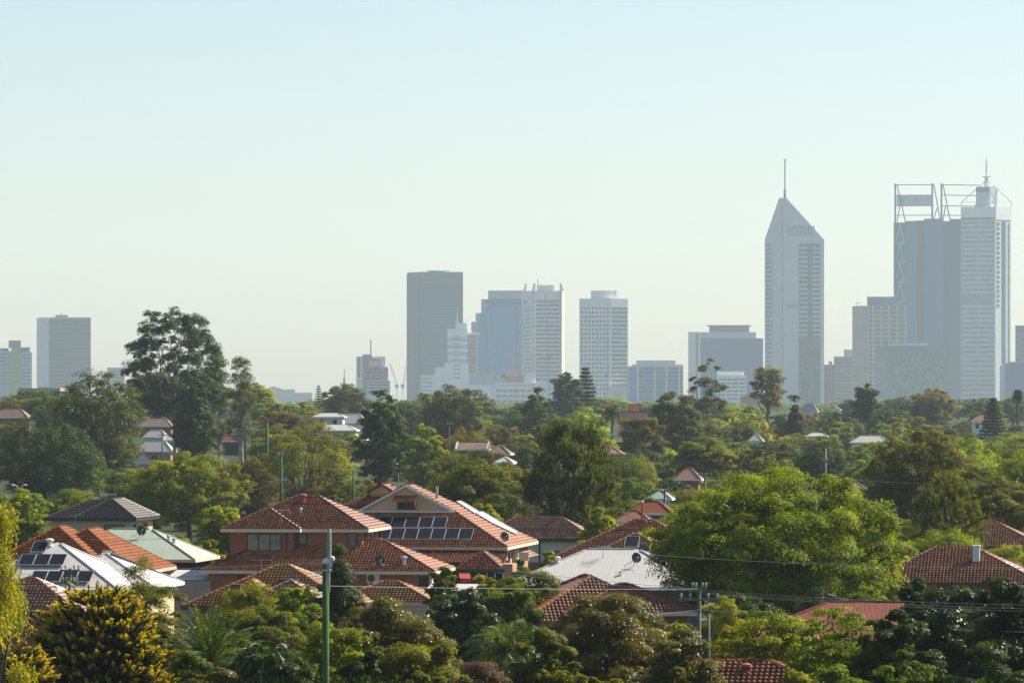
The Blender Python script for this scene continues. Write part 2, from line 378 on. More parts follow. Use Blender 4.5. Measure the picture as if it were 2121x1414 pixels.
# far low blocks on the horizon
b = Bld('distant_office_complex', 'long low hazy office blocks on the horizon right of the tall gum', 'office block', 600, 8500)
b.prism('main_block', [(554, 0), (582, 0), (582, 40), (554, 40)], 803, 'mid_grey'); b.prism('middle_block', [(582, 4), (611, 4), (611, 40), (582, 40)], 806, 'mid_grey')
b.prism('end_block', [(611, 8), (647, 8), (647, 40), (611, 40)], 813, 'steel_grey'); b.prism('side_block', [(546, 6), (554, 6), (554, 40), (546, 40)], 813, 'mid_grey')
b.prism('plant_room', [(560, 6), (574, 6), (574, 20), (560, 20)], 800.5, 'mid_grey', 803)
b = Bld('radio_mast', 'thin lattice mast standing alone left of the red and white block', 'mast', 713, 5200)
b.rod('shaft', [(713, 835), (713, 782)], 1.0, 'steel_grey'); b.rod('antenna', [(713, 783), (713, 764)], .4, 'steel_grey')

# red and white block
b = Bld('apartment_block', 'red, white and grey apartment block with stepped roof, left of the dark tower', 'apartment block', 772, 5400)
b.prism('wall', [(738, 8), (751, 0), (798, 0), (798, 26), (738, 26)], 738, 'white_concrete')
b.prism('grey_core', [(751, -2), (770, -2), (770, 20), (751, 20)], 734, 'mid_grey')
b.prism('side_wing', [(751, -6), (804, -6), (804, -1), (751, -1)], 760, 'mid_grey'); b.prism('base_wing', [(761, -10), (808, -10), (808, -6.4), (761, -6.4)], 788, 'pale_grey')
b.prism('red_frame', [(762, -4), (788, -4), (788, -1), (762, -1)], 743, 'city_red', 760); b.facebox('loggia', (764, -4), (786, -4), 0, 1, 747, 758, 'cream_concrete')
for a, c in ((752, 757), (764, 772), (788, 796)): b.facebox('red_panel', (a, -6), (c, -6), 0, 1, 764, 788, 'city_red')
b.rows('balcony', (757, -6), (804, -6), .05, .95, 763, 789, 4, .45, 'window_dark', .3); b.rows('window_band', (761, -10), (808, -10), .05, .95, 790, 814, 4, .5, 'window_dark')
b.facebox('red_end', (738, 8), (751, 0), .25, .6, 740, 780, 'city_red')
b.rod('antenna', [(768, 735), (768, 703)], .8, 'crane_pale')

# dark glass tower
b = Bld('office_tower', 'dark grey glass slab tower with two black plant bands', 'tower', 900, 6400)
a0, a1, a2, a3 = (844, 34), (870, 0), (959, 6), (948, 44)
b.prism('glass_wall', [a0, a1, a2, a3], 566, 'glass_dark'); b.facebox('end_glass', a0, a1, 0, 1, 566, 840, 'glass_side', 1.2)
b.prism('parapet', [(844, 33), (870.4, .6), (958.6, 6.4), (948, 43)], 563, 'mid_grey', 566)
b.facebox('plant_band', a1, a2, .03, .99, 574, 586, 'steel_grey'); b.facebox('plant_band', a1, a2, .03, .99, 711, 732, 'steel_grey')
b.prism('plant_room', [(888, 12), (921, 12), (921, 26), (888, 26)], 560, 'mid_grey', 563); b.rod('railing', [(883, 560, 14), (932, 561, 14)], .5, 'steel_grey')

# white stepped hospital tower in front
b = Bld('stepped_building', 'white stepped building with balconies and a rooftop aerial, before the dark tower', 'building', 930, 5600)
b.prism('main_block', [(926.5, 0), (968, 0), (968, 22), (926.5, 22)], 681, 'bright_white'); b.prism('penthouse', [(943, 2), (967, 2), (967, 16), (943, 16)], 669, 'bright_white', 681)
b.prism('left_block', [(901, 1), (926.5, 1), (926.5, 22), (901, 22)], 761, 'bright_white'); b.prism('shoulder', [(920, 2), (926.5, 2), (926.5, 20), (920, 20)], 751, 'bright_white', 761)
b.prism('front_block', [(926.5, -3), (971, -3), (971, -.2), (926.5, -.2)], 751, 'bright_white'); b.prism('low_block', [(870, 2), (901, 2), (901, 20), (870, 20)], 777, 'bright_white')
b.prism('balcony_wing', [(968, 3), (991, 3), (991, 20), (968, 20)], 688, 'cream_concrete'); b.prism('roof_slab', [(966, 1), (996, 1), (996, 21), (968.2, 21)], 691, 'bright_white', 692.4)
b.rows('balcony', (968, 3), (991, 3), .0, .75, 695, 775, 10, .6, 'window_mid')
for y in (699, 714, 729, 744): b.facebox('grey_band', (926.5, 0), (968, 0), .0, 1, y, y + 7, 'pale_grey', .3)
b.rows('window_slit', (926.5, 0), (968, 0), .28, .6, 696, 751, 7, .14, 'window_dark', .6); b.rows('window_slit', (926.5, -3), (971, -3), .28, .6, 756, 790, 4, .14, 'window_dark', .6)
b.grid('window', (870, 2), (901, 2), .1, .9, 4, .5, 782, 822, 5, .5, 'window_mid'); b.rod('antenna', [(947, 669, 8), (947, 637, 8)], .7, 'crane_pale')

# blue stepped tower
b = Bld('stepped_tower', 'blue glass tower stepping down on its left side', 'tower', 1040, 6550)
b.prism('glass_wall', [(1014, 0), (1083, 0), (1083, 40), (1014, 40)], 619, 'glass_blue'); b.prism('crown', [(1011, 3), (1083, 3), (1083, 38), (1011, 38)], 601.5, 'glass_pale', 618.6)
b.prism('upper_step', [(997, 6), (1014, 1), (1014, 38), (997, 38)], 619.4, 'glass_blue'); b.prism('middle_step', [(986, 9), (990, 3), (1006, 2), (1006, 38), (986, 38)], 648, 'glass_blue')
b.prism('lower_step', [(977, 10), (981, 2), (1002, 1), (1002, 38), (977, 38)], 666, 'glass_blue')
for c in ((997, 6, 1008, 621, 640), (986, 9, 993, 650, 664), (977, 10, 988, 669, 684)): b.facebox('pale_glass', (c[0], c[1] - 4.5), (c[2], 0), 0, 1, c[3], c[4], 'glass_pale', 1)
b.facebox('dark_glass', (1014, 0), (1083, 0), 0, 1, 619.5, 632, 'steel_grey', .4); b.facebox('mullion', (1014, 0), (1083, 0), .78, .83, 632, 780, 'steel_grey', .3)

# white horned tower
b = Bld('horned_tower', 'white banded tower with four horn-like corner fins on its roof', 'tower', 1125, 6300)
h0, h1, h2, h3 = (1081, 18), (1103, 0), (1163, 2), (1168, 26)
b.prism('wall', [h0, h1, h2, h3, (1140, 40)], 602, 'white_concrete'); b.prism('corner_pier', [(1160, -1), (1164, -1), (1169, 24), (1164, 24)], 602, 'cream_concrete')
for a, c, e in ((1083, 1091, 20), (1101, 1109, 4), (1159, 1167.5, 10)):
    x0, x1 = b.p((a, e)).x, b.p((c, e)).x; z0, z1 = b.h(602.3), b.h(586); sg = .75 if a < 1120 else .25
    xa = x0 + (x1 - x0) * (sg - .18); xb = x0 + (x1 - x0) * (sg + .2)
    MB().add([(x0, e, z0), (x1, e, z0), (x1, e + 6, z0), (x0, e + 6, z0), (xa, e, z1), (xb, e, z1), (xb, e + 6, z1), (xa, e + 6, z1)],
             [(0, 3, 2, 1), (4, 5, 6, 7), (0, 1, 5, 4), (1, 2, 6, 5), (2, 3, 7, 6), (3, 0, 4, 7)]).build('corner_fin', M['cream_concrete'], b.o)
b.prism('plant_room', [(1112, 8), (1147, 8), (1147, 24), (1112, 24)], 590, 'cream_concrete', 602); b.rod('antenna', [(1114, 590, 12), (1114, 578, 12)], .5, 'steel_grey')
b.rows('window_band', h0, h1, .1, .85, 633, 800, 20, .5, 'window_mid'); b.rows('window_band', h1, h2, .12, .93, 630.5, 800, 20, .48, 'window_dark')
b.facebox('top_window', h0, h1, .15, .5, 621, 627, 'window_dark'); b.facebox('top_window', h1, h2, .1, .9, 621, 627, 'window_mid')
b.facebox('groove', h1, h2, .0, .03, 602, 800, 'window_mid', .3)

# white gridded tower
b = Bld('gridded_tower', 'white tower with square punched windows and a white roof box', 'tower', 1250, 6100)
g0, g1, g2, g3 = (1200, 10), (1266, 0), (1300.6, 14), (1270, 50)
b.prism('wall', [g0, g1, g2, g3], 618, 'white_concrete'); b.prism('roof_box', [(1224, 12), (1262, 9), (1277, 14), (1258, 34)], 601.5, 'white_concrete', 618)
b.rod('antenna', [(1275.5, 617, 14), (1275.5, 601, 14)], .6, 'steel_grey')
b.grid('window', g0, g1, .05, .98, 8, .58, 636, 830, 22, .48, 'window_dark'); b.rows('window_band', g1, g2, .03, .97, 636, 830, 22, .48, 'window_dark')
b.prism('podium', [(1258, -6), (1297, -6), (1297, -1), (1258, -1)], 799, 'cream_concrete')
b.prism('round_corner', [(1271, -8), (1287, -8), (1287, -6.3), (1271, -6.3)], 811, 'tan_concrete')

# hospital range
b = Bld('hospital_building', 'long white hospital range with rows of windows below the horned tower', 'hospital', 1070, 5300)
b.prism('main_wing', [(1025, 0), (1117, 0), (1117, 25), (1025, 25)], 792, 'bright_white'); b.prism('left_wing', [(950, 3), (1025, 3), (1025, 25), (950, 25)], 797, 'bright_white')
b.prism('right_wing', [(1117, 2), (1190, 2), (1190, 25), (1117, 25)], 790, 'white_concrete'); b.prism('low_wing', [(985, -6), (1025, -6), (1025, 2.6), (985, 2.6)], 818, 'bright_white')
b.prism('plant_room', [(1048, 6), (1074, 6), (1074, 18), (1048, 18)], 766, 'cream_concrete', 792.3); b.prism('brown_block', [(1047, 4), (1084, 4), (1084, 5.7), (1047, 5.7)], 779, 'terracotta_wall', 792.3)
b.prism('lift_tower', [(1087, 3), (1110, 3), (1110, 20), (1087, 20)], 771, 'bright_white', 792.3); b.prism('lift_tower', [(1003, 5), (1022, 5), (1022, 20), (1003, 20)], 771, 'cream_concrete', 797.3)
b.prism('lift_tower', [(976, 5), (1003, 5), (1003, 20), (976, 20)], 776, 'pale_grey', 797.3); b.prism('lift_tower', [(1030, 8), (1047, 8), (1047, 20), (1030, 20)], 773, 'pale_grey', 792.3)
b.facebox('dark_opening', (1030, 7.2), (1047, 7.2), .5, .95, 775, 781, 'window_dark')
b.grid('window', (1025, 0), (1117, 0), .03, .99, 7, .78, 806.5, 839.5, 3, .42, 'window_mid'); b.rows('window_band', (950, 3), (1025, 3), .1, .5, 808, 838, 3, .35, 'window_mid')
b.facebox('fascia_lettering_band', (1025, 0), (1117, 0), .1, .95, 796.3, 798.3, 'pale_grey', .3)
b.grid('window', (1117, 2), (1190, 2), .08, .95, 5, .4, 803, 836, 3, .4, 'window_mid')

# blue balcony block
b = Bld('balcony_block', 'blue and grey apartment block with stacked glass balconies', 'apartment block', 1355, 5500)
k0, k1, k2, k3 = (1297, 12), (1320, 0), (1415, 4), (1415, 30)
b.prism('wall', [k0, k1, k2, k3, (1297, 30)], 758, 'glass_pale'); b.prism('upper_floor', [(1318, 5), (1399, 6), (1399, 24), (1318, 24)], 746, 'pale_grey', 758); b.prism('roof_rim', [(1310, 3), (1415, 6), (1415, 10), (1310, 9)], 754.5, 'pale_grey', 758)
b.rows('balcony', k1, k2, .02, .98, 761, 832, 9, .5, 'window_blue', .8)
for u in (.2, .47, .72): b.facebox('blue_bay', k1, k2, u, u + .06, 759, 832, 'glass_blue', 1.4)
for u in (.0, .36, .62, .9): b.facebox('white_pier', k1, k2, u, u + .03, 757, 832, 'white_concrete', 1.8)
b.facebox('blue_bay', k0, k1, .35, .95, 761, 832, 'glass_blue', .6)

# grey blue office block
b = Bld('broad_office_block', 'broad grey blue office block with a flat overhanging roof cap', 'office block', 1505, 6250)
b.prism('wall', [(1451, 0), (1580.5, 0), (1580.5, 34), (1451, 34)], 700.5, 'glass_navy'); b.prism('pale_end', [(1425.5, 12), (1451, -1), (1451, 33), (1425.5, 33)], 687, 'pale_grey')
b.facebox('dark_slot', (1425.5, 12), (1451, -1), .62, .8, 690, 835, 'steel_grey', .4); b.prism('upper_storey', [(1451.2, 5), (1566, 5), (1566, 28), (1451.2, 28)], 687.5, 'pale_grey', 700.5)
b.prism('penthouse', [(1469, 8), (1552, 8), (1552, 24), (1469, 24)], 675, 'mid_grey', 687.5); b.prism('roof_cap', [(1464, 5), (1556, 5), (1556, 26), (1464, 26)], 673, 'steel_grey', 675)
b = Bld('white_office_block', 'low white office block with dark window rows before the grey blue block', 'office block', 1515, 5500)
b.prism('wall', [(1484, 0), (1546, 3), (1546, 24), (1484, 24)], 777, 'bright_white'); b.prism('roof_storey', [(1485, 4), (1541, 6), (1541, 20), (1485, 20)], 769, 'bright_white', 777)
b.rows('window_band', (1484, 0), (1546, 3), .08, .96, 784, 832, 6, .38, 'window_dark')
for u in (.3, .5, .72): b.facebox('pier', (1484, 0), (1546, 3), u, u + .03, 777, 834, 'bright_white', .9)
b = Bld('terracotta_building', 'low terracotta coloured building below the white office block', 'building', 1553, 3600)
b.prism('wall', [(1534, 0), (1570, 0), (1570, 12), (1534, 12)], 820, 'terracotta_wall'); b.prism('parapet', [(1543, -.6), (1562, -.6), (1562, 3), (1543, 3)], 816, 'terracotta_wall', 836)
b.prism('side_wall', [(1570, 1), (1612, 1), (1612, 10), (1570, 10)], 834, 'terracotta_wall')

# pointed tower
b = Bld('pointed_tower', 'tall pale tower with a slanted pointed crown and tall mast', 'tower', 1640, 6000)
fl, fc, fr, fb = (1584, 30), (1622, 0), (1707, 26), (1665, 64)
P = [b.p(c) for c in (fl, fc, fr, fb)]; zs = b.h(495); za = b.h(410)
A0 = b.p((1613.6, 7)); A1 = b.p((1628.7, 2.2)); AB = b.p((1622, 9))
vs = [(q.x, q.y, 0) for q in P] + [(q.x, q.y, zs) for q in (P[0], P[2], P[3])] + [(A0.x, A0.y, za), (P[1].x, P[1].y, za), (A1.x, A1.y, za), (AB.x, AB.y, za)]
MB().add(vs, [(0, 1, 8, 7, 4), (1, 2, 5, 9, 8), (2, 3, 6, 5), (3, 0, 4, 6), (5, 6, 10, 9), (6, 4, 7, 10), (7, 8, 9, 10)]).build('wall', M['pale_grey'], b.o)
b.facebox('groove', fl, fc, .92, 1.0, 424, 838, 'window_mid', .3)
b.facebox('left_glazing', fl, fc, .02, .4, 504, 838, 'window_mid', .5); b.rows('spandrel', fl, fc, .03, .38, 509, 760, 27, .5, 'pale_grey', .9)
b.facebox('left_mullion', fl, fc, .19, .225, 505, 838, 'window_dark', 1.2)
b.facebox('right_glazing', fc, fr, .385, .905, 506, 838, 'window_dark', .5); b.facebox('glazing_head', fc, fr, .4, .89, 503.5, 506, 'window_dark', .5)
b.rows('spandrel', fc, fr, .39, .6, 511, 700, 20, .42, 'pale_grey', .9); b.rows('spandrel', fc, fr, .7, .9, 511, 700, 20, .42, 'pale_grey', .9)
b.facebox('right_mullion', fc, fr, .6, .7, 507, 838, 'window_dark', 1.2)
for i in range(11): b.facebox('louvre', fc, fr, .1 + i * .063, .13 + i * .063, 467, 488, 'window_mid', .4)
for i in range(5): b.facebox('vent', fc, fr, .08 + i * .06, .105 + i * .06, 629, 638, 'window_mid', .4)
b.rod('mast_base', [(1625.6, 414, 3), (1625.6, 393, 3)], 1.6, 'steel_grey', k=6); b.rod('mast', [(1625.8, 396, 3), (1625.8, 331, 3)], .8, 'steel_grey', k=6); b.rod('mast_arm', [(1623, 331, 3), (1628.6, 331, 3)], .5, 'steel_grey')

# brown office and crane
b = Bld('brown_office_block', 'low brown office block left of the ribbed tower', 'office block', 1740, 5950)
b.prism('wall', [(1727, 0), (1767, 0), (1767, 30), (1727, 30)], 738, 'tan_concrete'); b.prism('plant_room', [(1748, 4), (1766, 4), (1766, 20), (1748, 20)], 724, 'pale_grey', 738)
b.prism('side_wing', [(1707, 6), (1727, 6), (1727, 30), (1707, 30)], 755, 'steel_grey'); b.rows('window_band', (1727, 0), (1767, 0), .02, .98, 742, 830, 12, .6, 'mid_grey')
# ribbed tower
b = Bld('ribbed_tower', 'brown tower with pale vertical ribs before the lattice crowned tower', 'tower', 1820, 5850)
r0, r1, r2, r3 = (1767, 24), (1796, 0), (1878, 3), (1878, 44)
b.prism('wall', [r0, r1, r2, r3, (1767, 44)], 634, 'mid_grey'); b.prism('plant_room', [(1796, 10), (1856, 10), (1856, 34), (1796, 34)], 614, 'mid_grey', 634)
b.rows('spandrel', r1, r2, .0, 1, 641, 836, 22, .5, 'tan_concrete', .4)
for u in (.0, .13, .33, .53, .74, .95): b.facebox('rib', r1, r2, u, u + .045, 633, 836, 'cream_concrete', 1.6)
for i in range(8): b.facebox('rib', r0, r1, i * .125, i * .125 + .06, 633, 836, 'cream_concrete', 1.2)
b.rod('antenna', [(1775, 634, 20), (1775, 626, 20)], .4, 'steel_grey'); b.rod('antenna', [(1772, 628, 20), (1781, 626, 20)], .4, 'steel_grey')

# lattice crowned tower
b = Bld('lattice_crowned_tower', 'slate blue glass tower with open steel frames on its roof', 'tower', 1920, 6450)
b.prism('lattice_core', [(1851, 14), (1874, 4), (1874, 50), (1851, 50)], 460.5, 'glass_slate')
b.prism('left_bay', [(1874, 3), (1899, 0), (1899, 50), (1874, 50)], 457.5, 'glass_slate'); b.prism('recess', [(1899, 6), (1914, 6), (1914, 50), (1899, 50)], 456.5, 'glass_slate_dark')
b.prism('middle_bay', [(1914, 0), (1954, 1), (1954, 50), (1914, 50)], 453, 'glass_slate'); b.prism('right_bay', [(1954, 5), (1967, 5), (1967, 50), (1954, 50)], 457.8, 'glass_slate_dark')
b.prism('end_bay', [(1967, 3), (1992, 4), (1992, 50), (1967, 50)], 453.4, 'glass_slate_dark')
for i in range(8):
    y0 = 465 + i * 40
    b.rod('brace', [(1855, y0 + 38, 10), (1864, y0, 6)], .9, 'pale_grey', k=4); b.rod('brace', [(1864, y0, 6), (1873, y0 + 38, 2)], .9, 'pale_grey', k=4); b.rod('cross_beam', [(1853, y0 + 39, 11), (1873, y0 + 39, 2)], .9, 'pale_grey', k=4)
b.rod('edge_column', [(1854.3, 840, 9), (1854.3, 380, 9)], 1.6, 'steel_grey', k=4)
for xs_ in (1931, 1950): b.rod('crown_post', [(xs_, 454, 3), (xs_, 380, 3)], 1.6, 'steel_grey', k=4)
for pa, pb in (((1858, 382, 8), (1875, 458, 2)), ((1864, 425, 8), (1858, 460, 8)), ((1934, 381, 3), (1947, 454, 3)), ((1941, 431, 3), (1934, 454, 3)), ((1953, 381, 3), (1968, 457, 3)), ((1959, 425, 3), (1953, 457, 3))):
    b.rod('crown_brace', [pa, pb], .95, 'steel_grey', k=4)
for y in (382.5, 404, 426, 445.6): b.rod('crown_beam', [(1855, y, 8), (1931, y, 3)], .75, 'steel_grey', k=4); b.rod('crown_beam', [(1950, y, 3), (2028, y, 20)], .75, 'steel_grey', k=4)
b.facebox('mesh_sign', (1857, 8), (1929, 4), 0, 1, 405, 425, 'pale_grey', .3)
for u in (.12, .5): b.facebox('sign_mark', (1857, 8), (1929, 4), u, u + .08, 410, 418, 'terracotta_wall', .7)

# green checkered glass
b = Bld('checkered_glass_building', 'pale green checkered glass office block, low in front of the lattice crowned tower', 'office block', 1885, 5500)
b.prism('glass_wall', [(1816, 14), (1837, 0), (1953, 4), (1953, 34), (1816, 34)], 728, 'glass_green'); b.prism('roof_storey', [(1817, 15), (1838, 1.5), (1952, 5), (1952, 32), (1817, 32)], 716, 'mid_grey', 728)
b.prism('plant_screen', [(1847, 8), (1921, 8), (1921, 24), (1847, 24)], 710.5, 'pale_grey', 716)

# white spired tower
b = Bld('spired_tower', 'tall white banded tower with a turret and antenna spire at the right', 'tower', 2045, 6200)
w0, w1, w2, w3 = (1990.5, 10), (2063, 0), (2094, 22), (2040, 60)
b.prism('wall', [w0, w1, w2, w3], 455, 'pale_grey'); b.prism('crown_wall', [(1990, 9.4), (2063, -1), (2095.4, 22), (2040, 61)], 428.5, 'white_concrete', 455)
b.facebox('dark_line', (1990, 9.4), (2063, -1), 0, 1, 450.5, 454.5, 'window_dark', .4)  # dark strip along the foot of the crown wall
t0, t1, t2 = (2021.5, 14), (2050, 8), (2066, 18); b.prism('turret', [t0, t1, t2, (2040, 40)], 386, 'pale_grey', 428.5); b.prism('turret_base', [(2019.6, 13), (2052, 7), (2067, 18), (2040, 41)], 422, 'pale_grey', 428.5)
b.facebox('turret_grille', t0, t1, .02, .98, 388, 398, 'mid_grey', .3)
b.rod('spire_cone', [(2043.5, 388, 20), (2043.5, 376, 20)], 3.2, 'white_concrete', k=8); b.rod('spire_drum', [(2043.5, 378, 20), (2043.5, 364, 20)], 2.6, 'pale_grey', k=8)
b.rod('antenna', [(2043.5, 365, 20), (2043.5, 332, 20)], 1.3, 'white_concrete', k=6); b.rod('antenna_tip', [(2043.5, 333, 20), (2043.5, 322, 20)], .35, 'white_concrete'); b.rod('antenna_arm', [(2035, 364.5, 20), (2052, 364.5, 20)], .6, 'steel_grey')
for pts in ([(2041, 374, 20), (1991.7, 418, 9)], [(2047, 374, 20), (2094.6, 417, 22)], [(2048, 384, 16), (2061.5, 414, 4)], [(2066, 390, 18), (2094, 418, 22)]): b.rod('stay', pts, .6, 'white_concrete', k=4)
b.rod('roof_rail', [(1991.7, 418.5, 9.5), (2063, 418.5, 0), (2094.8, 417.5, 22)], .45, 'white_concrete', k=4)
for c in ((1991.7, 9.5), (2063, -.4), (2094.6, 22)): b.rod('rail_post', [(c[0], 429, c[1]), (c[0], 417, c[1])], .6, 'white_concrete', k=4)
b.rows('window_band', w0, w1, .02, .485, 459, 835, 38, .42, 'window_mid'); b.rows('window_band', w0, w1, .515, .94, 459, 835, 38, .42, 'window_mid')
b.facebox('dark_band', w0, w1, .02, .94, 608, 626, 'window_mid', .7); b.facebox('corner_pier', w0, w1, .955, 1, 428, 838, 'white_concrete', 1.4)
b.facebox('side_strip', w1, w2, .42, .62, 458, 838, 'window_dark', .6); b.rows('side_balcony', w1, w2, .06, .22, 461, 640, 18, .5, 'window_dark', .6); b.facebox('side_strip', w1, w2, .84, .9, 462, 838, 'window_mid', .6)

# right edge
b = Bld('dark_tower', 'dark tower cut off by the right edge of the view', 'tower', 2125, 6100)
b.prism('wall', [(2103, 0), (2160, 4), (2160, 30), (2103, 30)], 676, 'mid_grey'); b.rows('window_band', (2103, 0), (2160, 4), .04, .96, 684, 750, 8, .5, 'window_blue'); b.prism('parapet', [(2103, -.6), (2160, 3), (2160, 6), (2103, 4)], 674, 'steel_grey', 676)
b = Bld('grey_office_block', 'plain hazy grey blue office block low at the right edge', 'office block', 2115, 5700)
b.prism('wall', [(2081, 4), (2092, 0), (2160, 2), (2160, 26), (2081, 26)], 752, 'glass_navy'); b.prism('pale_end', [(2071, 8), (2081, 4), (2081, 26), (2071, 26)], 757, 'pale_grey'); b.prism('roof_rim', [(2088, 3), (2160, 5), (2160, 10), (2088, 8)], 749, 'mid_grey', 752)

# cranes
def crane(label, d, px, ytop, ybase, jib, m, counter=None, r=.9):
    b = Bld('tower_crane', label, 'crane', px, d, 'tower cranes on the skyline')
    w = 1.1
    mb = MB(); x0 = b.p((px, 0)).x; zt, zb = b.h(ytop), 0
    for sx in (-w, w):
        for sy in (-w, w): mb.beam((x0 + sx, sy, zb), (x0 + sx, sy, zt), .3)
    n = max(4, int((zt - zb) / 4))
    for i in range(n):
        za, zc = zb + (zt - zb) * i / n, zb + (zt - zb) * (i + 1) / n; s_ = 1 if i % 2 else -1
        mb.beam((x0 - w * s_, -w, za), (x0 + w * s_, -w, zc), .22)
    mb.build('mast', M[m], b.o)
    mb = MB(); a, c = jib; pa = Vector((b.p((a[0], 0)).x, 0, b.h(a[1]))); pc = Vector((b.p((c[0], 0)).x, 0, b.h(c[1])))
    n = 14; up = Vector((0, 0, 1)) if abs((pc - pa).normalized().z) < .8 else Vector((1, 0, 0))
    for o in (Vector((0, -.8, 0)), Vector((0, .8, 0)), up * 1.6): mb.beam(pa + o, pc + o, .3)
    for i in range(n): mb.beam(pa.lerp(pc, i / n), pa.lerp(pc, (i + .5) / n) + up * 1.6, .2); mb.beam(pa.lerp(pc, (i + .5) / n) + up * 1.6, pa.lerp(pc, (i + 1) / n), .2)
    mb.build('jib', M[m], b.o)
    MB().box(x0 - 1.8, x0 + 1.8, -1.8, 1.8, zt - 1.5, zt + 2.2).build('cab', M[m], b.o)
    if counter: q = Vector((b.p((counter[0], 0)).x, 0, b.h(counter[1]))); MB().box(q.x - 1.6, q.x + 1.6, -1.4, 1.4, q.z - 3, q.z + 1.5).build('counterweight', M['cream_concrete'], b.o)
crane('orange tower crane with a level jib before the blue stepped tower', 5250, 1069.5, 738, 800, ((1047, 738), (1128, 736)), 'crane_orange', (1047, 738))
crane('orange tower crane between the pointed tower and the brown block', 5400, 1720, 752, 838, ((1705, 774), (1766, 764)), 'crane_orange')
crane('pale luffing crane with a steep raised jib right of the stepped white building', 5200, 1021, 800, 835, ((1020, 792), (1007, 650)), 'crane_pale')
crane('blue luffing crane in front of the horned tower', 5150, 1137, 738, 838, ((1137, 740), (1128, 608)), 'crane_blue')
crane('blue luffing crane in front of the gridded tower', 5150, 1257, 778, 838, ((1257, 780), (1253, 668)), 'crane_blue')
crane('pale crane leaning left beside the dark glass tower', 5200, 822, 800, 838, ((822, 802), (806, 752)), 'crane_pale')
crane('pale crane leaning right beside the dark glass tower', 5200, 834, 800, 838, ((834, 802), (841, 748)), 'crane_pale')
# ------------------------------------------------------------------ houses
KEEP = []          # picture boxes in which a house is seen, with its distance (used when trees are set out)
RNG = np.random.default_rng(11)

def slope(poly, kind):
    """one roof face as real relief: courses of curved tiles, or ribbed sheet. poly = eave start, eave end, then round the top"""
    P = [np.array(p, float) for p in poly]; A, B = P[0], P[1]
    u = (B - A) / np.linalg.norm(B - A); q = P[-1] - A; n = np.cross(u, q); n /= np.linalg.norm(n)
    v = np.cross(n, u); uv = [((p - A) @ u, (p - A) @ v) for p in P]
    vmax = max(t[1] for t in uv); umin = min(t[0] for t in uv); umax = max(t[0] for t in uv)
    def span(t):
        xs = []
        for i in range(len(uv)):
            (a, b), (c, d) = uv[i], uv[(i + 1) % len(uv)]
            if abs(d - b) < 1e-6:
                if abs(t - b) < 1e-6: xs += [a, c]
            elif min(b, d) - 1e-6 <= t <= max(b, d) + 1e-6: xs.append(a + (c - a) * (t - b) / (d - b))
        return (min(xs), max(xs)) if xs else (0, 0)
    if kind == 'tile':
        sv, su, amp = .37, .235, .06; k = 4; prof = np.array([-.1, .55, 1, .55])
        nc = max(1, int(math.ceil(vmax / sv))); sv = vmax / nc
        rows = [r for c in range(nc) for r in ((c * sv, .02, c), (c * sv + .045, .085, c), ((c + 1) * sv - .004, .0, c))]
    elif kind == 'metal':
        sv, su, amp = .7, .19, .013; k = 4; prof = np.array([0, .5, 1, .5])
        nc = max(1, int(math.ceil(vmax / sv))); sv = vmax / nc
        rows = [(c * sv, 0, c) for c in range(nc + 1)]
    else:
        su, amp, k = max(umax - umin, .1), 0, 1; prof = np.array([0.])
        rows = [(t, 0, 0) for t in sorted(set(round(max(0, x[1]), 5) for x in uv))]; nc = 1
    j = np.arange(int((umax - umin) / su * k) + 2); U = umin + j * su / k; off = amp * prof[j % k]
    V = []; 
    for t, h, c in rows:
        a, b = span(min(t, vmax)); Uc = np.clip(U, a, b); hh = h + np.where((U > a) & (U < b), off, 0)
        V.append(A + Uc[:, None] * u + t * v + hh[:, None] * n)
    V = np.array(V); nr, ncol = V.shape[:2]
    idx = np.arange(nr * ncol).reshape(nr, ncol)
    F = np.stack([idx[:-1, :-1], idx[:-1, 1:], idx[1:, 1:], idx[1:, :-1]], -1)
    w = np.maximum(np.linalg.norm(V[:-1, 1:] - V[:-1, :-1], axis=-1), np.linalg.norm(V[1:, 1:] - V[1:, :-1], axis=-1))
    ok = w > 1e-5
    tn = RNG.random((nc + 2, int(ncol / k) + 2)) * .6 + .2 + .2 * RNG.standard_normal((nc + 2, 1)) * .4
    T = np.array([[tn[rows[i][2], jj // k] for jj in range(ncol - 1)] for i in range(nr - 1)])
    return V.reshape(-1, 3), F[ok].reshape(-1, 4), np.clip(T[ok], 0, 1)

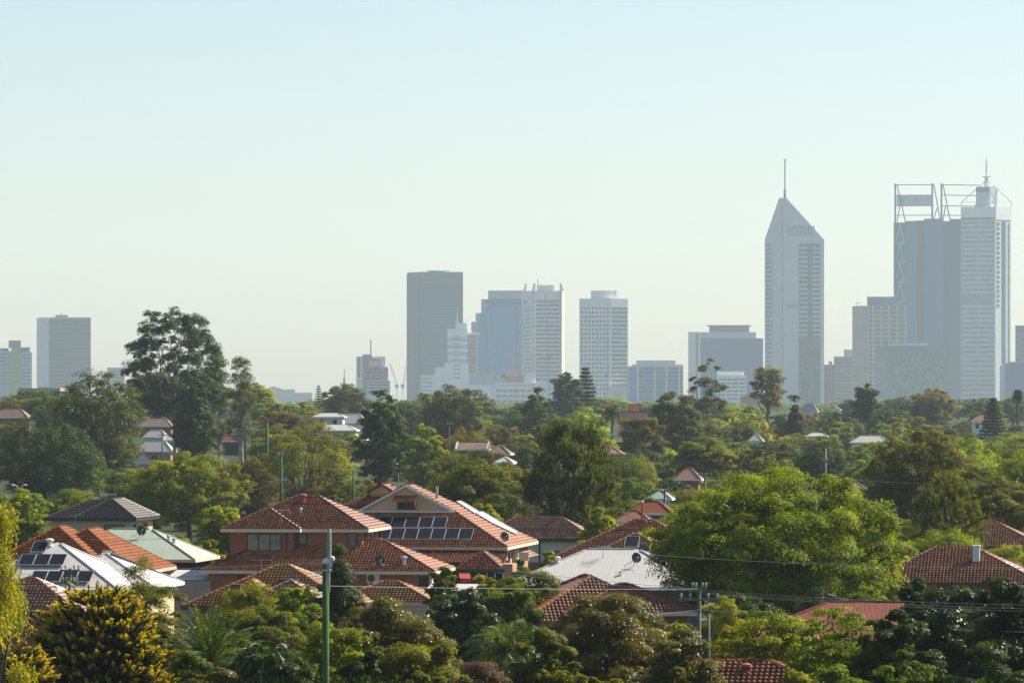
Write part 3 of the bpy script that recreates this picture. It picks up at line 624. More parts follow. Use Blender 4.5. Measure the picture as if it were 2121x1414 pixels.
class House:
    def __init__(s, name, label, cat, pxl, pxr, pye, d, th=-8.5, group=None):
        s.th = math.radians(th); s.c, s.s = math.cos(s.th), math.sin(s.th); s.d = d
        x0 = X(pxl, d); k = (pxr - CX) / FPX
        s.W = (k * d - x0) / (s.c - k * s.s); s.g = gz(x0, d)
        s.o = tag(empty(name, (x0, d, s.g), s.th), label, cat, group)
        s.ez = Z(pye, d) - s.g; s.mw = Matrix.Translation((x0, d, s.g)) @ Matrix.Rotation(s.th, 4, 'Z'); s.im = s.mw.inverted()
    def lx(s, px, y=0):
        k = (px - CX) / FPX; O = s.mw.translation
        return (k * (O.y + y * s.c) - O.x + y * s.s) / (s.c - k * s.s)
    def lz(s, py, x=0, y=0): return Z(py, s.d + x * s.s + y * s.c) - s.g
    def hit(s, px, py, pt, n):
        """where the sight line through a photo pixel meets a plane of this house"""
        o = s.im @ Vector((0, 0, ZC)); dr = s.im.to_3x3() @ Vector(((px - CX) / FPX, 1, -(py - YH) / FPX)); n = Vector(n)
        return o + dr * ((Vector(pt) - o).dot(n) / dr.dot(n))
    def roof(s, x0, x1, y0, y1, z, t, kind, m, cap=None, fascia='fascia_cream', axis=None, ends=('hip', 'hip'), hg=0, soffit=True, gable_mat='render_cream', name='roof'):
        """hip, gable or hip-with-gablet roof on a rectangle; axis = ridge direction; ends = (low end, high end)"""
        W, D = x1 - x0, y1 - y0; axis = axis or ('x' if W >= D else 'y'); cx, cy = (x0 + x1) / 2, (y0 + y1) / 2
        if axis == 'y': mp = lambda a, b, h: (cx + a, cy + b, z + h); hw, hl = W / 2, D / 2
        else: mp = lambda a, b, h: (cx + b, cy - a, z + h); hw, hl = D / 2, W / 2
        H = hw * t; polys = []; lines = []; gab = []
        def end(sg, e):
            if e == 'hip': return [(0, sg * (hl - hw), H)]
            if e == 'gable': return [(0, sg * hl, H)]
            a = hg / t; return [(hw - a, sg * (hl - a), hg), (0, sg * (hl - a), H)]
        lo, hi = end(-1, ends[0]), end(1, ends[1])
        right = [(hw, -hl, 0), (hw, hl, 0)] + hi + lo[::-1]
        left = [(-a, b, h) for a, b, h in [(hw, hl, 0), (hw, -hl, 0)] + lo + hi[::-1]]
        polys += [right, left]; lines.append([lo[-1], hi[-1]])
        for sg, e, pts in ((-1, ends[0], lo), (1, ends[1], hi)):
            ap = pts[-1]
            if e == 'hip': polys.append([(sg * hw, sg * hl, 0), (-sg * hw, sg * hl, 0), ap])
            if e == 'dutch':
                a = hg / t
                polys.append([(-hw, sg * hl, 0), (hw, sg * hl, 0), (hw - a, sg * (hl - a), hg), (-hw + a, sg * (hl - a), hg)] if sg < 0 else [(hw, hl, 0), (-hw, hl, 0), (-hw + a, hl - a, hg), (hw - a, hl - a, hg)])
                gab.append([(-hw + a, sg * (hl - a - .12), hg), (hw - a, sg * (hl - a - .12), hg), (0, sg * (hl - a - .12), H - .06)])
            if e == 'gable': gab.append([(-hw + .1, sg * (hl - .3), 0), (hw - .1, sg * (hl - .3), 0), (0, sg * (hl - .3), H - .08)])
            for q in (1, -1):
                chain = [(q * hw, sg * hl, 0)] + [(q * p[0], p[1], p[2]) for p in pts]
                lines += [[chain[i], chain[i + 1]] for i in range(len(chain) - 1)]
        Vs, Fs, Ts, nv = [], [], [], 0
        for p in polys:
            w = [mp(*q) for q in p]; a, b, c = (Vector(w[i]) for i in (0, 1, 2)); nn = (b - a).cross(c - a); nn = nn if nn.z > 0 else -nn
            wy = (s.mw.to_3x3() @ nn.normalized()).y; wx = (s.mw.to_3x3() @ nn.normalized()).x
            kk = kind if (wy < .06 and wx > -.3) else 'flat'
            if s.d > 460: kk = 'flat'
            v, f, tt = slope(w, kk); Vs.append(v); Fs.append(f + nv); Ts.append(tt); nv += len(v)
        r = link(name, np_mesh(name, np.concatenate(Vs), np.concatenate(Fs), np.concatenate(Ts)), M[m], s.o)
        if cap:
            mb = MB(); rr = .12 if kind == 'tile' else .06
            for a, b in lines:
                a, b = Vector(mp(*a)), Vector(mp(*b)); Ln = (b - a).length
                if Ln < .2: continue
                n = max(1, int(Ln / .42)) if kind == 'tile' and s.d < 460 else 1
                pts, rad = [], []
                for i in range(n): pts += [a.lerp(b, i / n), a.lerp(b, (i + .96) / n)]; rad += [rr * 1.12, rr * .86] if n > 1 else [rr, rr]
                mb.tube([p + Vector((0, 0, .03)) for p in pts], rad, 6)
            o = mb.build('ridge_caps', M[cap], r)
            if cap.startswith('tile'):
                a = o.data.attributes.new('tone', 'FLOAT', 'FACE'); a.data.foreach_set('value', RNG.random(len(o.data.polygons)) * .5 + .15)
        if fascia:
            mb = MB()
            if soffit: mb.box(x0 + .03, x1 - .03, y0 + .03, y1 - .03, z - .09, z - .05)
            e = .1
            sides = {'f': (x0 - e, x1 + e, y0 - e, y0 - .005), 'b': (x0 - e, x1 + e, y1 + .005, y1 + e), 'l': (x0 - e, x0 - .005, y0, y1), 'r': (x1 + .005, x1 + e, y0, y1)}
            for (xa, xb, ya, yb) in sides.values(): mb.box(xa, xb, ya, yb, z - .2, z + .02)
            mb.build('gutter', M[fascia], r)
        for g in gab:
            w = [Vector(mp(*q)) for q in g]; nn = Vector(mp(0, 1, 0)) - Vector(mp(0, 0, 0)); nn *= (.1 if Vector(g[0]).y < 0 else -.1)
            w2 = [p + nn for p in w]
            MB().add(w + w2, [(0, 1, 2), (5, 4, 3), (0, 3, 4, 1), (1, 4, 5, 2), (2, 5, 3, 0)]).build('gable', M[gable_mat], s.o)
            mb = MB(); o = nn * -1.6
            mb.beam(w[0] + o, w[2] + o + Vector((0, 0, .06)), .16); mb.beam(w[1] + o, w[2] + o + Vector((0, 0, .06)), .16)
            if hg: mb.beam(w[0] + o * 1.4, w[1] + o * 1.4, .2)
            mb.build('bargeboard', M['fascia_white'], s.o)
        return r
    def wall(s, x0, x1, y0, y1, z0, z1, m, name='wall'):
        return MB().box(x0, x1, y0, y1, z0, z1).build(name, M[m], s.o)
    def window(s, x0, x1, z0, z1, y, frame='frame_dark', pane='pane', split=1, side=None, sill=True, parent=None):
        """window in the front wall (plane y), or in the right wall when side is that wall's x"""
        bw = .06; mb = MB(); w = x1 - x0
        bars = [x0, x1 - bw] + [x0 + w * i / split - bw / 2 for i in range(1, split)]
        if side is None: bx = lambda a, b, c, d, o0, o1, q: q.box(a, b, y - o1, y - o0, c, d)
        else: bx = lambda a, b, c, d, o0, o1, q: q.box(side + o0, side + o1, a, b, c, d)
        for b in bars: bx(b, b + bw, z0, z1, .002, .07, mb)
        for zz in (z0, z1 - bw): bx(x0 + bw, x1 - bw, zz, zz + bw, .002, .06, mb)
        f = mb.build('window', M[frame], parent or s.o)
        pm = MB(); bx(x0 + bw, x1 - bw, z0 + bw, z1 - bw, .001, .025, pm); pm.build('pane', M[pane], f)
        if sill: sm = MB(); bx(x0 - .08, x1 + .08, z0 - .09, z0 - .003, .002, .12, sm); sm.build('sill', M['fascia_brown'], f)
        return f
    def pipe(s, name, p, r, h, m, cap=None, k=10):
        """vent, flue or pot standing at a roof point"""
        o = MB().lathe([(r * 1.5, -.12), (r * 1.5, .03), (r, .05), (r, h)], p, k).build(name, M[m], s.o)
        if cap: MB().lathe([(r * 1.05, h), (r * 1.7, h + .03), (r * 1.6, h + .14), (r * .7, h + .2)], p, k).build('cowl', M[cap], o)
        return o

def keep(x0, y0, x1, y1, d): KEEP.append((x0, y0, x1, y1, d))

# things fixed to roofs and standing on them, each a thing of its own
def world_thing(h, name, label, cat, loc, group=None, rz=0):
    return tag(empty(name, h.mw @ Vector(loc), h.th + rz), label, cat, group)
def solar(h, quad, pt, n, label, group, cells='solar_cell', name='solar_panel', lift=.12):
    """panel lying on a roof plane; quad = its corners as seen, found on that plane"""
    n = Vector(n).normalized(); P = [h.hit(px, py, pt, n) + n * lift for px, py in quad]
    # square it up: keep centre, make edges follow the roof's own directions
    c = sum(P, Vector()) / 4; u = Vector((0, 0, 1)).cross(n).normalized(); v = n.cross(u)
    du = (abs((P[1] - P[0]).dot(u)) + abs((P[2] - P[3]).dot(u))) / 4 * 1.03; dv = (abs((P[3] - P[0]).dot(v)) + abs((P[2] - P[1]).dot(v))) / 4
    w = h.mw @ c; R = h.mw.to_3x3() @ Matrix((u, v, n)).transposed()
    o = MB(); e = .022
    for a in ((-du, du, -dv, -dv + e), (-du, du, dv - e, dv), (-du, -du + e, -dv + e, dv - e), (du - e, du, -dv + e, dv - e)): o.box(a[0], a[1], a[2], a[3], -.02, .025)
    for q in (-.6, .6): o.box(-.02 + q * du, .02 + q * du, -dv * .8, dv * .8, -lift, -.022)
    r = o.build(name, M['aluminium']); r.matrix_world = Matrix.Translation(w) @ R.to_4x4()
    MB().box(-du + e, du - e, -dv + e, dv - e, -.015, .012).build('cells', M[cells], r)
    tag(r, label, 'solar panel', group); return r
def dish(h, p, label, r=.36, mast=.9, az=40, tilt=35, lean=(.0, 0)):
    """satellite dish on a roof mast: bowl, mast with stays, arm with receiver"""
    t = world_thing(h, 'satellite_dish', label, 'satellite dish', p)
    top = Vector((lean[0], lean[1], mast)); MB().tube([(0, 0, -.1), top], .03, 6).build('mast', M['galvanised'], t)
    mb = MB(); mb.tube([(-.55, -.3, 0), top * .8], .018, 5); mb.tube([(.4, -.5, -.05), top * .8], .018, 5); mb.build('stay', M['galvanised'], t)
    vs, fs = [], []; k = 22; rings = 5
    for off in (0, -.02):
        for i in range(rings + 1):
            q = r * i / rings
            for j in range(k): a = 2 * math.pi * j / k; vs.append((q * math.cos(a), q * math.sin(a) * 1.06, .16 * (q / r) ** 2 * r * 1.5 + off))
    m_ = (rings + 1) * k
    for b in (0, m_): fs += [(b + i * k + j, b + i * k + (j + 1) % k, b + (i + 1) * k + (j + 1) % k, b + (i + 1) * k + j) for i in range(rings) for j in range(k)]
    fs += [(rings * k + j, rings * k + (j + 1) % k, m_ + rings * k + (j + 1) % k, m_ + rings * k + j) for j in range(k)]
    b = MB().add(vs, fs).build('reflector', M['dish_grey'], t, True)
    b.rotation_euler = (math.radians(90 - tilt), 0, math.radians(az)); b.location = top
    a = MB().tube([(0, -r, .1), (0, -.03, r * 1.05)], .014, 5).build('feed_arm', M['galvanised'], t); a.rotation_euler = b.rotation_euler; a.location = top
    q = MB().lathe([(.04, 0), (.05, .03), (.03, .1)], (0, -.03, r * 1.02), 8).build('receiver', M['cap_white'], t); q.rotation_euler = b.rotation_euler; q.location = top
def aerial(h, p, label, hgt=1.6, az=20, boom=1.3):
    t = world_thing(h, 'tv_antenna', label, 'tv antenna', p, rz=math.radians(az))
    MB().tube([(0, 0, -.1), (0, 0, hgt)], .022, 5).build('mast', M['galvanised'], t)
    mb = MB(); mb.tube([(-boom / 2, 0, hgt - .06), (boom / 2, 0, hgt - .06)], .016, 4)
    for i in range(8): x = -boom / 2 + boom * i / 7; w = .26 + .03 * i; mb.tube([(x, -w, hgt - .06), (x, w, hgt - .06)], .009, 4)
    mb.tube([(boom / 2, 0, hgt - .06), (boom / 2 + .1, 0, hgt + .22)], .012, 4); mb.tube([(boom / 2, 0, hgt - .06), (boom / 2 + .1, 0, hgt - .3)], .012, 4)
    mb.build('boom', M['galvanised'], t)
def aircon(h, p, label, w=.9, ht=.65, face='front'):
    t = world_thing(h, 'air_conditioner', label, 'air conditioner', p, rz=0 if face == 'front' else math.radians(90))
    mb = MB(); mb.box(-w / 2, w / 2, -.3, 0, 0, ht)
    for sx in (-w * .35, w * .35): mb.box(sx - .03, sx + .03, -.28, .02, -.12, -.002)
    mb.build('casing', M['ac_white'], t)
    g = MB(); R = ht * .4; cx_ = -w * .14
    g.add([(cx_ + R * math.cos(2 * math.pi * j / 20), -.305, ht / 2 + R * math.sin(2 * math.pi * j / 20)) for j in range(20)] + [(cx_ + R * math.cos(2 * math.pi * j / 20), -.33, ht / 2 + R * math.sin(2 * math.pi * j / 20)) for j in range(20)],
          [tuple(range(19, -1, -1)), tuple(range(20, 40))] + [(j, (j + 1) % 20, 20 + (j + 1) % 20, 20 + j) for j in range(20)])
    g.build('fan_grille', M['dish_grey'], t)
    return t
def nrm(kind, t, h=None):
    return {'front': Vector((0, -t, 1)), 'right': Vector((t, 0, 1)), 'left': Vector((-t, 0, 1))}[kind].normalized()
def qz(q, s, ox, oy): return [(a / s + ox, b / s + oy) for a, b in q]

# --- two storey brick house in the middle
h = House('brick_house', 'two storey dark red brick house with hipped tile roofs, behind the green pole', 'house', 464, 761, 1095, 340)
T1 = .505; W = h.W; z1 = h.ez; z0 = h.lz(1181, 0, -3)
h.roof(0, W, 0, 9, z1, T1, 'tile', 'tile_maroon', 'tile_cap'); h.roof(0, 5.5, -.65, 6.5, z1 + .003, T1, 'tile', 'tile_maroon', 'tile_cap', soffit=False)
h.wall(.5, W - .45, .45, 8.5, z0 - .4, z1 - .1, 'brick_red'); h.wall(.49, 5.05, -.2, .447, z0 - .4, z1 - .1, 'brick_red')
h.wall(h.lx(591, -.2), h.lx(595, -.2), -.24, -.203, z0, z1 - .2, 'fascia_brown', 'downpipe')
h.window(h.lx(512, -.2), h.lx(583, -.2), h.lz(1142), h.lz(1104), -.2, pane='curtain_pane', split=3); h.window(h.lx(618, .45), h.lx(635, .45), h.lz(1126), h.lz(1102), .45, pane='curtain_pane')
h.window(h.lx(720, .45), h.lx(739, .45), h.lz(1132), h.lz(1102), .45, pane='curtain_pane')
xr = W - .45; h.window(1.2, 2.2, h.lz(1113), h.lz(1101), 0, side=xr, sill=False); h.window(3.6, 5.4, h.lz(1113), h.lz(1101), 0, side=xr, sill=False); h.window(7, 7.9, h.lz(1118), h.lz(1100), 0, side=xr, sill=False)
T1b = .46; xe = h.lx(899, -3)
h.roof(-1.0, xe, -3, 5.6, z0, T1b, 'tile', 'tile_red', 'tile_cap', name='lower_roof')
h.wall(-.5, xe - .5, -2.5, 5.1, -.3, z0 - .1, 'brick_red', 'lower_wall')
h.window(h.lx(868, -2.5), h.lx(889, -2.5), h.lz(1213, 13, -2.5), h.lz(1194, 13, -2.5), -2.5); h.window(h.lx(492, -2.5), h.lx(507, -2.5), h.lz(1204, 2, -2.5), h.lz(1185.5, 2, -2.5), -2.5)
h.wall(h.lx(890, -2.5), xe - .2, -2.75, -2.0, -.3, z0 - .22, 'render_cream', 'corner_pillar')
aircon(h, (h.lx(774, -2.5), -2.51, h.lz(1206, 10, -2.5)), 'white air conditioner with a round fan on the brick wall under the lower red roof')
nf = nrm('front', T1); nl = nrm('front', T1b)
h.pipe('roof_pot', h.hit(628, 1040, (0, 0, z1), nf), .17, .42, 'pot_red', 'pot_red'); h.pipe('vent', h.hit(623, 1064, (0, 0, z1), nf), .07, .25, 'galvanised', 'galvanised')
p = h.hit(837, 1168, (0, -3, z0), nl); h.pipe('vent', p, .13, .38, 'galvanised', 'galvanised')
dish(h, h.hit(787, 1170, (0, -3, z0), nl), 'dark round satellite dish on the lower red roof of the brick house', .33, .34, 20, 10)
aerial(h, h.hit(541, 1178, (0, -3, z0), nl), 'tv antenna on the shaded lower roof of the brick house', .7, 10, 1.4); h.pipe('roof_pot', h.hit(540, 1181, (0, -3, z0), nl), .15, .15, 'pot_red')
aerial(h, h.hit(583, 1086, (0, -.6, z1), nf), 'thin whip antenna over the hipped wing of the brick house', 1.1, 0, 1.0)
keep(464, 1026, 927, 1215, 337)

# --- gabled house with the solar array
h = House('gabled_house', 'red tiled house with a cream gable and a two row solar array', 'house', 590, 1049, 1131, 352)
T2 = .535; W = h.W; D = 15.5; z1 = h.ez; hg = (W / 2) * T2 - 1.95
h.roof(0, W, 0, D, z1, T2, 'tile', 'tile_red', 'tile_cap', 'fascia_cream', 'y', ('dutch', 'hip'), hg)
h.wall(.6, W - .6, .6, D - .6, -.3, z1 - .1, 'brick_orange')
ga = hg / T2; yg = ga + .12; nf = nrm('front', T2); nr = nrm('right', T2)
wx0, wx1 = h.lx(824, yg), h.lx(863, yg); h.window(wx0, wx1, h.lz(1054, 8, yg), h.lz(1039.5, 8, yg), yg - .1, 'fascia_brown', 'pane', 2, sill=False)
za = h.lz(1026, 8, yg)
v, f, tt = slope([(wx0 - .2, yg - .95, za - .42), (wx1 + .1, yg - .95, za - .42), (wx1 + .1, yg - .12, za), (wx0 - .2, yg - .12, za)], 'tile'); link('window_hood', np_mesh('window_hood', v, f, tt), M['tile_maroon'], h.o)
for q in (wx0 - .1, wx1): MB().beam((q, yg - .85, za - .5), (q, yg - .2, za - 1.0), .05).build('hood_bracket', M['fascia_white'], h.o)
G = 'solar panels in the array on the gabled red roof'; LB = 'dark solar panel in the two row array below the cream gable'
for i in range(5): x = 784.5 + i * 28.6; solar(h, [(x, 1073), (x + 27.6, 1073), (x + 24.6, 1095), (x - 3, 1095)], (0, 0, z1), nf, LB, G)
for i in range(7): x = 782.5 + i * 28.4; solar(h, [(x, 1097), (x + 27.4, 1097), (x + 24.4, 1119), (x - 3, 1119)], (0, 0, z1), nf, LB, G)
G2 = 'pale collector panels on the right slope of the gabled roof'; L2 = 'pale shiny collector panel on the sunny right slope of the gabled red roof'
for q in ([(1350, 425), (1435, 410), (1640, 530), (1570, 555)], [(1575, 557), (1645, 533), (1840, 640), (1822, 672)], [(1133, 292), (1190, 288), (1392, 408), (1345, 430)]):
    q = qz(q, 5.582, 740, 990); n = nr.normalized(); P = [h.hit(a, b, (W, 0, z1), n) + n * .18 for a, b in q]
    r = tag(empty('collector_panel', h.mw @ P[0], h.th), L2, 'solar panel', G2); P = [x - P[0] for x in P]; d_ = n * -.08
    MB().add(P + [x + d_ for x in P], [(0, 1, 2, 3), (7, 6, 5, 4), (0, 4, 5, 1), (1, 5, 6, 2), (2, 6, 7, 3), (3, 7, 4, 0)]).build('glass', M['hot_water'], r)
    mb = MB(); [mb.beam(P[i] + n * .02, P[(i + 1) % 4] + n * .02, .05) for i in range(4)]; mb.build('frame', M['aluminium'], r)
dish(h, (W - .5, 2.2, z1 + .15), 'dark satellite dish at the right eave corner of the gabled red roof', .34, .55, 35, 12)
h.pipe('flue', h.hit(905, 1034, (W, 0, z1), nr), .1, 1.0, 'galvanised'); h.pipe('finial', (W / 2, ga + .1, z1 + W / 2 * T2), .05, .25, 'pot_red'); h.pipe('finial', (W / 2, D - W / 2, z1 + W / 2 * T2), .05, .25, 'pot_red')
MB().tube([h.hit(825.5, 1020, (0, 0, z1 + 1), nf), h.hit(825.5, 1020, (0, 0, z1 + 1), nf) + Vector((0, 0, 1.5))], .03, 6).build('mast', M['galvanised'], h.o)
# lean-to and little hipped wing in front
zt = h.lz(1142, 12, 0); ze = h.lz(1165, 12, -2.6); xa = h.lx(800, -2); xb = h.lx(1044, -2.6)
v, f, tt = slope([(xa, -2.6, ze), (xb, -2.6, ze), (xb, .55, zt), (xa, .55, zt)], 'tile'); link('verandah_roof', np_mesh('verandah_roof', v, f, tt), M['tile_red'], h.o)
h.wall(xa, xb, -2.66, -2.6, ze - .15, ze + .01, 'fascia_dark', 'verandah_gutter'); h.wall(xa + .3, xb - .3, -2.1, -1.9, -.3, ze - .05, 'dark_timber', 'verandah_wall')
for i in range(11):
    x = h.lx(842 + i * 18, .3); h.wall(x, x + .06, .0, .58, z1 - .42, z1 - .3, 'fascia_cream', 'rafter_end')
wl_, wr_ = h.lx(943, -5.5), h.lx(1040, -5.5); zw = h.lz(1179, 12, -5.5)
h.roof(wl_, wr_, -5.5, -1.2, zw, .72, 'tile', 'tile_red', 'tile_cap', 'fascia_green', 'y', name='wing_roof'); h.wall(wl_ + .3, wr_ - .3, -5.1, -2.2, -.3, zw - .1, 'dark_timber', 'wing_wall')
for i in range(6): x = wl_ + .4 + i * .6; h.wall(x, x + .08, -5.32, -5.18, zw - .55, zw - .12, 'fascia_white', 'bracket')
h.wall(wr_ + .02, wr_ + .72, -5.3, -3.2, -.3, h.lz(1167, 14, -5.3), 'brick_orange', 'brick_pier')
# side of the house
sx = W - .6
for y_, a, b in ((2.0, 1158, 1139), (7.5, 1157, 1136)):
    aircon(h, (sx + .02, y_, h.lz(a, 14, y_)), 'white air conditioner on the sunny side wall of the gabled house, ' + ('nearer one' if y_ < 4 else 'farther one'), 1.0, .68, 'side')
h.window(3.4, 5.2, h.lz(1170, 14, 4), h.lz(1143, 14, 4), 0, side=sx, sill=False); h.window(9.5, 11, h.lz(1172, 14, 9), h.lz(1150, 14, 9), 0, side=sx, sill=False)
zh = h.lz(1138, 14, 10); v, f, tt = slope([(sx + 1.0, 8.6, zh - .55), (sx + 1.0, 13.4, zh - .55), (sx, 13.4, zh), (sx, 8.6, zh)], 'tile'); link('side_hood', np_mesh('side_hood', v, f, tt), M['tile_red'], h.o)
h.wall(sx + .02, sx + 1.0, 8.45, 8.58, zh - .75, zh - .12, 'fascia_cream', 'hood_end')
keep(747, 1004, 1105, 1190, 347)
# red canvas awning
t = world_thing(h, 'window_awning', 'red canvas awning sloping out below the small hipped wing', 'awning', (h.lx(944, -6.2), -6.2, h.lz(1184, 11, -6.2)))
MB().add([(0, .9, .12), (.75, .9, .12), (1.15, -.3, -.42), (.35, -.3, -.42), (0, .9, .08), (.75, .9, .08), (1.15, -.3, -.46), (.35, -.3, -.46)], [(0, 3, 2, 1), (4, 5, 6, 7), (0, 1, 5, 4), (1, 2, 6, 5), (2, 3, 7, 6), (3, 0, 4, 7)]).build('canopy', M['awning_red'], t)
mb = MB(); mb.add([(.35, -.31, -.46), (1.15, -.31, -.46), (1.15, -.31, -.72), (.35, -.31, -.72), (.35, -.29, -.46), (1.15, -.29, -.46), (1.15, -.29, -.72), (.35, -.29, -.72)], [(0, 3, 2, 1), (4, 5, 6, 7), (0, 1, 5, 4), (1, 2, 6, 5), (2, 3, 7, 6), (3, 0, 4, 7)]).build('valance', M['awning_red'], t)
MB().tube([(.05, .9, -.3), (.4, -.28, -.45)], .02, 5).build('arm', M['frame_white'], t)

# --- smaller tiled house behind with a little gable
h = House('small_gabled_house', 'small maroon tiled house with a little cream gable, behind the gabled house', 'house', 713, 850, 1047, 374)
W = h.W; z1 = h.ez
h.roof(0, W, 0, 6.5, z1, .42, 'tile', 'tile_maroon', 'tile_cap', 'fascia_dark', 'x'); h.wall(.4, W - .4, .4, 6.1, -.3, z1 - .1, 'render_cream')
xg0, xg1 = h.lx(760, 1), h.lx(819, 1); zg = h.lz(1022, 3, 1)
h.roof(xg0, xg1, 1.0, 5.0, zg, .62, 'tile', 'tile_maroon', 'tile_cap', None, 'y', ('gable', 'hip'), name='gable_roof'); h.wall(xg0 + .2, xg1 - .2, 1.6, 4.6, z1, zg, 'render_cream', 'gable_base')
h.pipe('finial', ((xg0 + xg1) / 2, 1.1, zg + (xg1 - xg0) / 2 * .62), .05, .25, 'pot_red'); h.pipe('finial', (3.2, 3.25, z1 + 3.25 * .42), .06, .3, 'pot_red')
keep(716, 1003, 800, 1057, 372)

# --- ochre tiled houses in front
h = House('ochre_tiled_house', 'low house with ochre tile roof and dark green roof cooler, before the brick house', 'house', 378, 730, 1255, 300)
W = h.W; z1 = h.ez; h.roof(0, W, 0, 10.2, z1, .47, 'tile', 'tile_ochre', 'tile_ochre', 'fascia_brown'); h.wall(.5, W - .5, .5, 9.7, -.3, z1 - .1, 'brick_red')
xa = h.lx(440, -1.2); xb = h.lx(572, -1.2); h.roof(xa, xb, -1.2, 4, z1 + .002, .8, 'tile', 'tile_ochre', 'tile_ochre', 'fascia_brown', 'y', soffit=False, name='wing_roof')
nf = nrm('front', .47); p = h.hit(491, 1233, (0, -1.2, z1), nrm('front', .8)); h.wall(p.x - .28, p.x + .28, p.y - .25, p.y + .25, p.z - .3, h.lz(1209, p.x, p.y), 'fascia_brown', 'chimney')
p = h.hit(598, 1211, (0, 0, z1), nf); keep(480, 1175, 657, 1232, 300)
t = world_thing(h, 'roof_cooler', 'dark green evaporative cooler box on the ochre tile roof', 'roof cooler', p)
MB().prism([(-.58, -.4), (.5, -.4), (.58, -.3), (.58, .5), (-.58, .5)], -.1, .34).build('casing', M['cooler_green'], t); MB().prism([(-.6, -.42), (.52, -.42), (.6, -.3), (.6, .52), (-.6, .52)], .343, .4).build('lid', M['dish_grey'], t)
mb = MB(); [mb.box(-.5, .42, -.43, -.402, .02 + i * .08, .05 + i * .08) for i in range(4)]; mb.build('louvre', M['dish_grey'], t)
h = House('maroon_porch', 'small maroon tiled porch roof half hidden in front of the ochre house', 'porch', 520, 655, 1240, 286)
h.roof(0, h.W, 0, 4.4, h.ez, .5, 'tile', 'tile_old', 'tile_old', 'fascia_brown', 'y'); h.wall(.3, h.W - .3, .3, 4, -.3, h.ez - .1, 'brick_red')
h = House('ochre_tiled_garage', 'ochre tiled garage with a cream wall under the brick house', 'garage', 690, 895, 1246, 306)
W = h.W; z1 = h.ez; h.roof(0, W, 0, 5.6, z1, .43, 'tile', 'tile_ochre', 'tile_ochre', 'fascia_cream', 'x'); h.wall(.35, W - .35, .35, 5.2, -.3, z1 - .1, 'render_white')
h.wall(W - 2.5, W - .6, .3, .347, .1, z1 - .5, 'fascia_cream', 'garage_door'); keep(758, 1207, 890, 1250, 306)
h = House('white_lean_to', 'small white ribbed lean-to roof between the garage and the brick house', 'lean-to', 880, 1000, 1222, 322)
v, f, tt = slope([(0, 0, h.ez), (h.W, 0, h.ez), (h.W, 2.5, h.ez + .35), (0, 2.5, h.ez + .35)], 'metal'); link('roof', np_mesh('roof', v, f, tt), M['metal_white'], h.o)
h.wall(0.1, h.W - .1, .1, 2.4, -.3, h.ez - .02, 'render_white'); h.wall(0, h.W, -.07, -.005, h.ez - .12, h.ez + .02, 'fascia_brown', 'gutter')

# --- left group
h = House('dark_tiled_house', 'house with dark brown tile roof and cream walls at the left', 'house', 94, 280, 1073, 400, -8.5)
W = h.W; z1 = h.ez
h.roof(0, W, 0, 6, z1, .46, 'tile', 'tile_brown', 'tile_brown', 'fascia_dark', 'x'); h.roof(h.lx(152), W + .002, .002, 9, z1 + .004, .58, 'tile', 'tile_brown', 'tile_brown', 'fascia_dark', 'y', soffit=False, name='main_roof')
h.wall(.45, W - .45, .45, 8.5, -.3, z1 - .1, 'render_tan'); h.window(h.lx(216, .45), h.lx(257, .45), h.lz(1099, 5, .45), h.lz(1085, 5, .45), .45, 'frame_dark', 'curtain_pane', 2)
h.window(1.2, 2.2, h.lz(1096, 8, 1), h.lz(1085, 8, 1), 0, side=W - .45, sill=False); h.window(5, 6.2, h.lz(1098, 8, 5), h.lz(1082, 8, 5), 0, side=W - .45, sill=False)
aerial(h, (2.6, -.1, z1 - 1.0), 'tv antenna in front of the dark tiled house', 1.3, 15, 1.2)
aerial(h, (4.5, 3, z1 + 1.3), 'thin tv antenna on the ridge of the dark tiled roof', .7, 0, 1.4); keep(101, 1033, 311, 1100, 398)
h = House('green_roofed_house', 'house with a pale green metal roof and a dish, below the dark tiled house', 'house', 90, 403, 1157, 352)
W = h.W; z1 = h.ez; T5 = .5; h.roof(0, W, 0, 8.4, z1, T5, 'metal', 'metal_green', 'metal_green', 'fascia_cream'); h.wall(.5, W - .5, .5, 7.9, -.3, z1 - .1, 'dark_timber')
h.wall(W - 3.5, W - .5, .44, .497, -.3, z1 - .75, 'shed_wall', 'cladding')
dish(h, h.hit(288, 1112, (0, 0, z1), nrm('front', T5)), 'dark satellite dish on the pale green metal roof', .36, .5, 30, 12, (.15, 0))
nr = nrm('right', T5); h.pipe('vent', h.hit(349, 1118, (W, 0, z1), nr), .1, .18, 'galvanised', 'galvanised'); h.pipe('vent', h.hit(360, 1124, (W, 0, z1), nr), .1, .18, 'galvanised', 'galvanised'); keep(200, 1095, 425, 1165, 350)
h = House('garden_shed', 'grey ribbed steel shed in the shade right of the orange roof', 'shed', 346, 436, 1200, 338)
v, f, tt = slope([(-.2, -.2, h.ez), (h.W + .2, -.2, h.ez), (h.W + .2, 4, h.ez + .55), (-.2, 4, h.ez + .55)], 'metal'); link('roof', np_mesh('roof', v, f, tt), M['metal_white'], h.o)
h.wall(0, h.W, 0, 3.6, -.3, h.ez - .02, 'shed_wall'); mb = MB(); [mb.box(i * .3, i * .3 + .1, -.04, -.003, -.3, h.ez - .1) for i in range(int(h.W / .3))]; mb.build('wall_ribs', M['shed_wall'], h.o)
h = House('orange_tiled_house', 'house with bright orange stepped tile roofs at the left', 'house', -60, 228, 1186, 332)
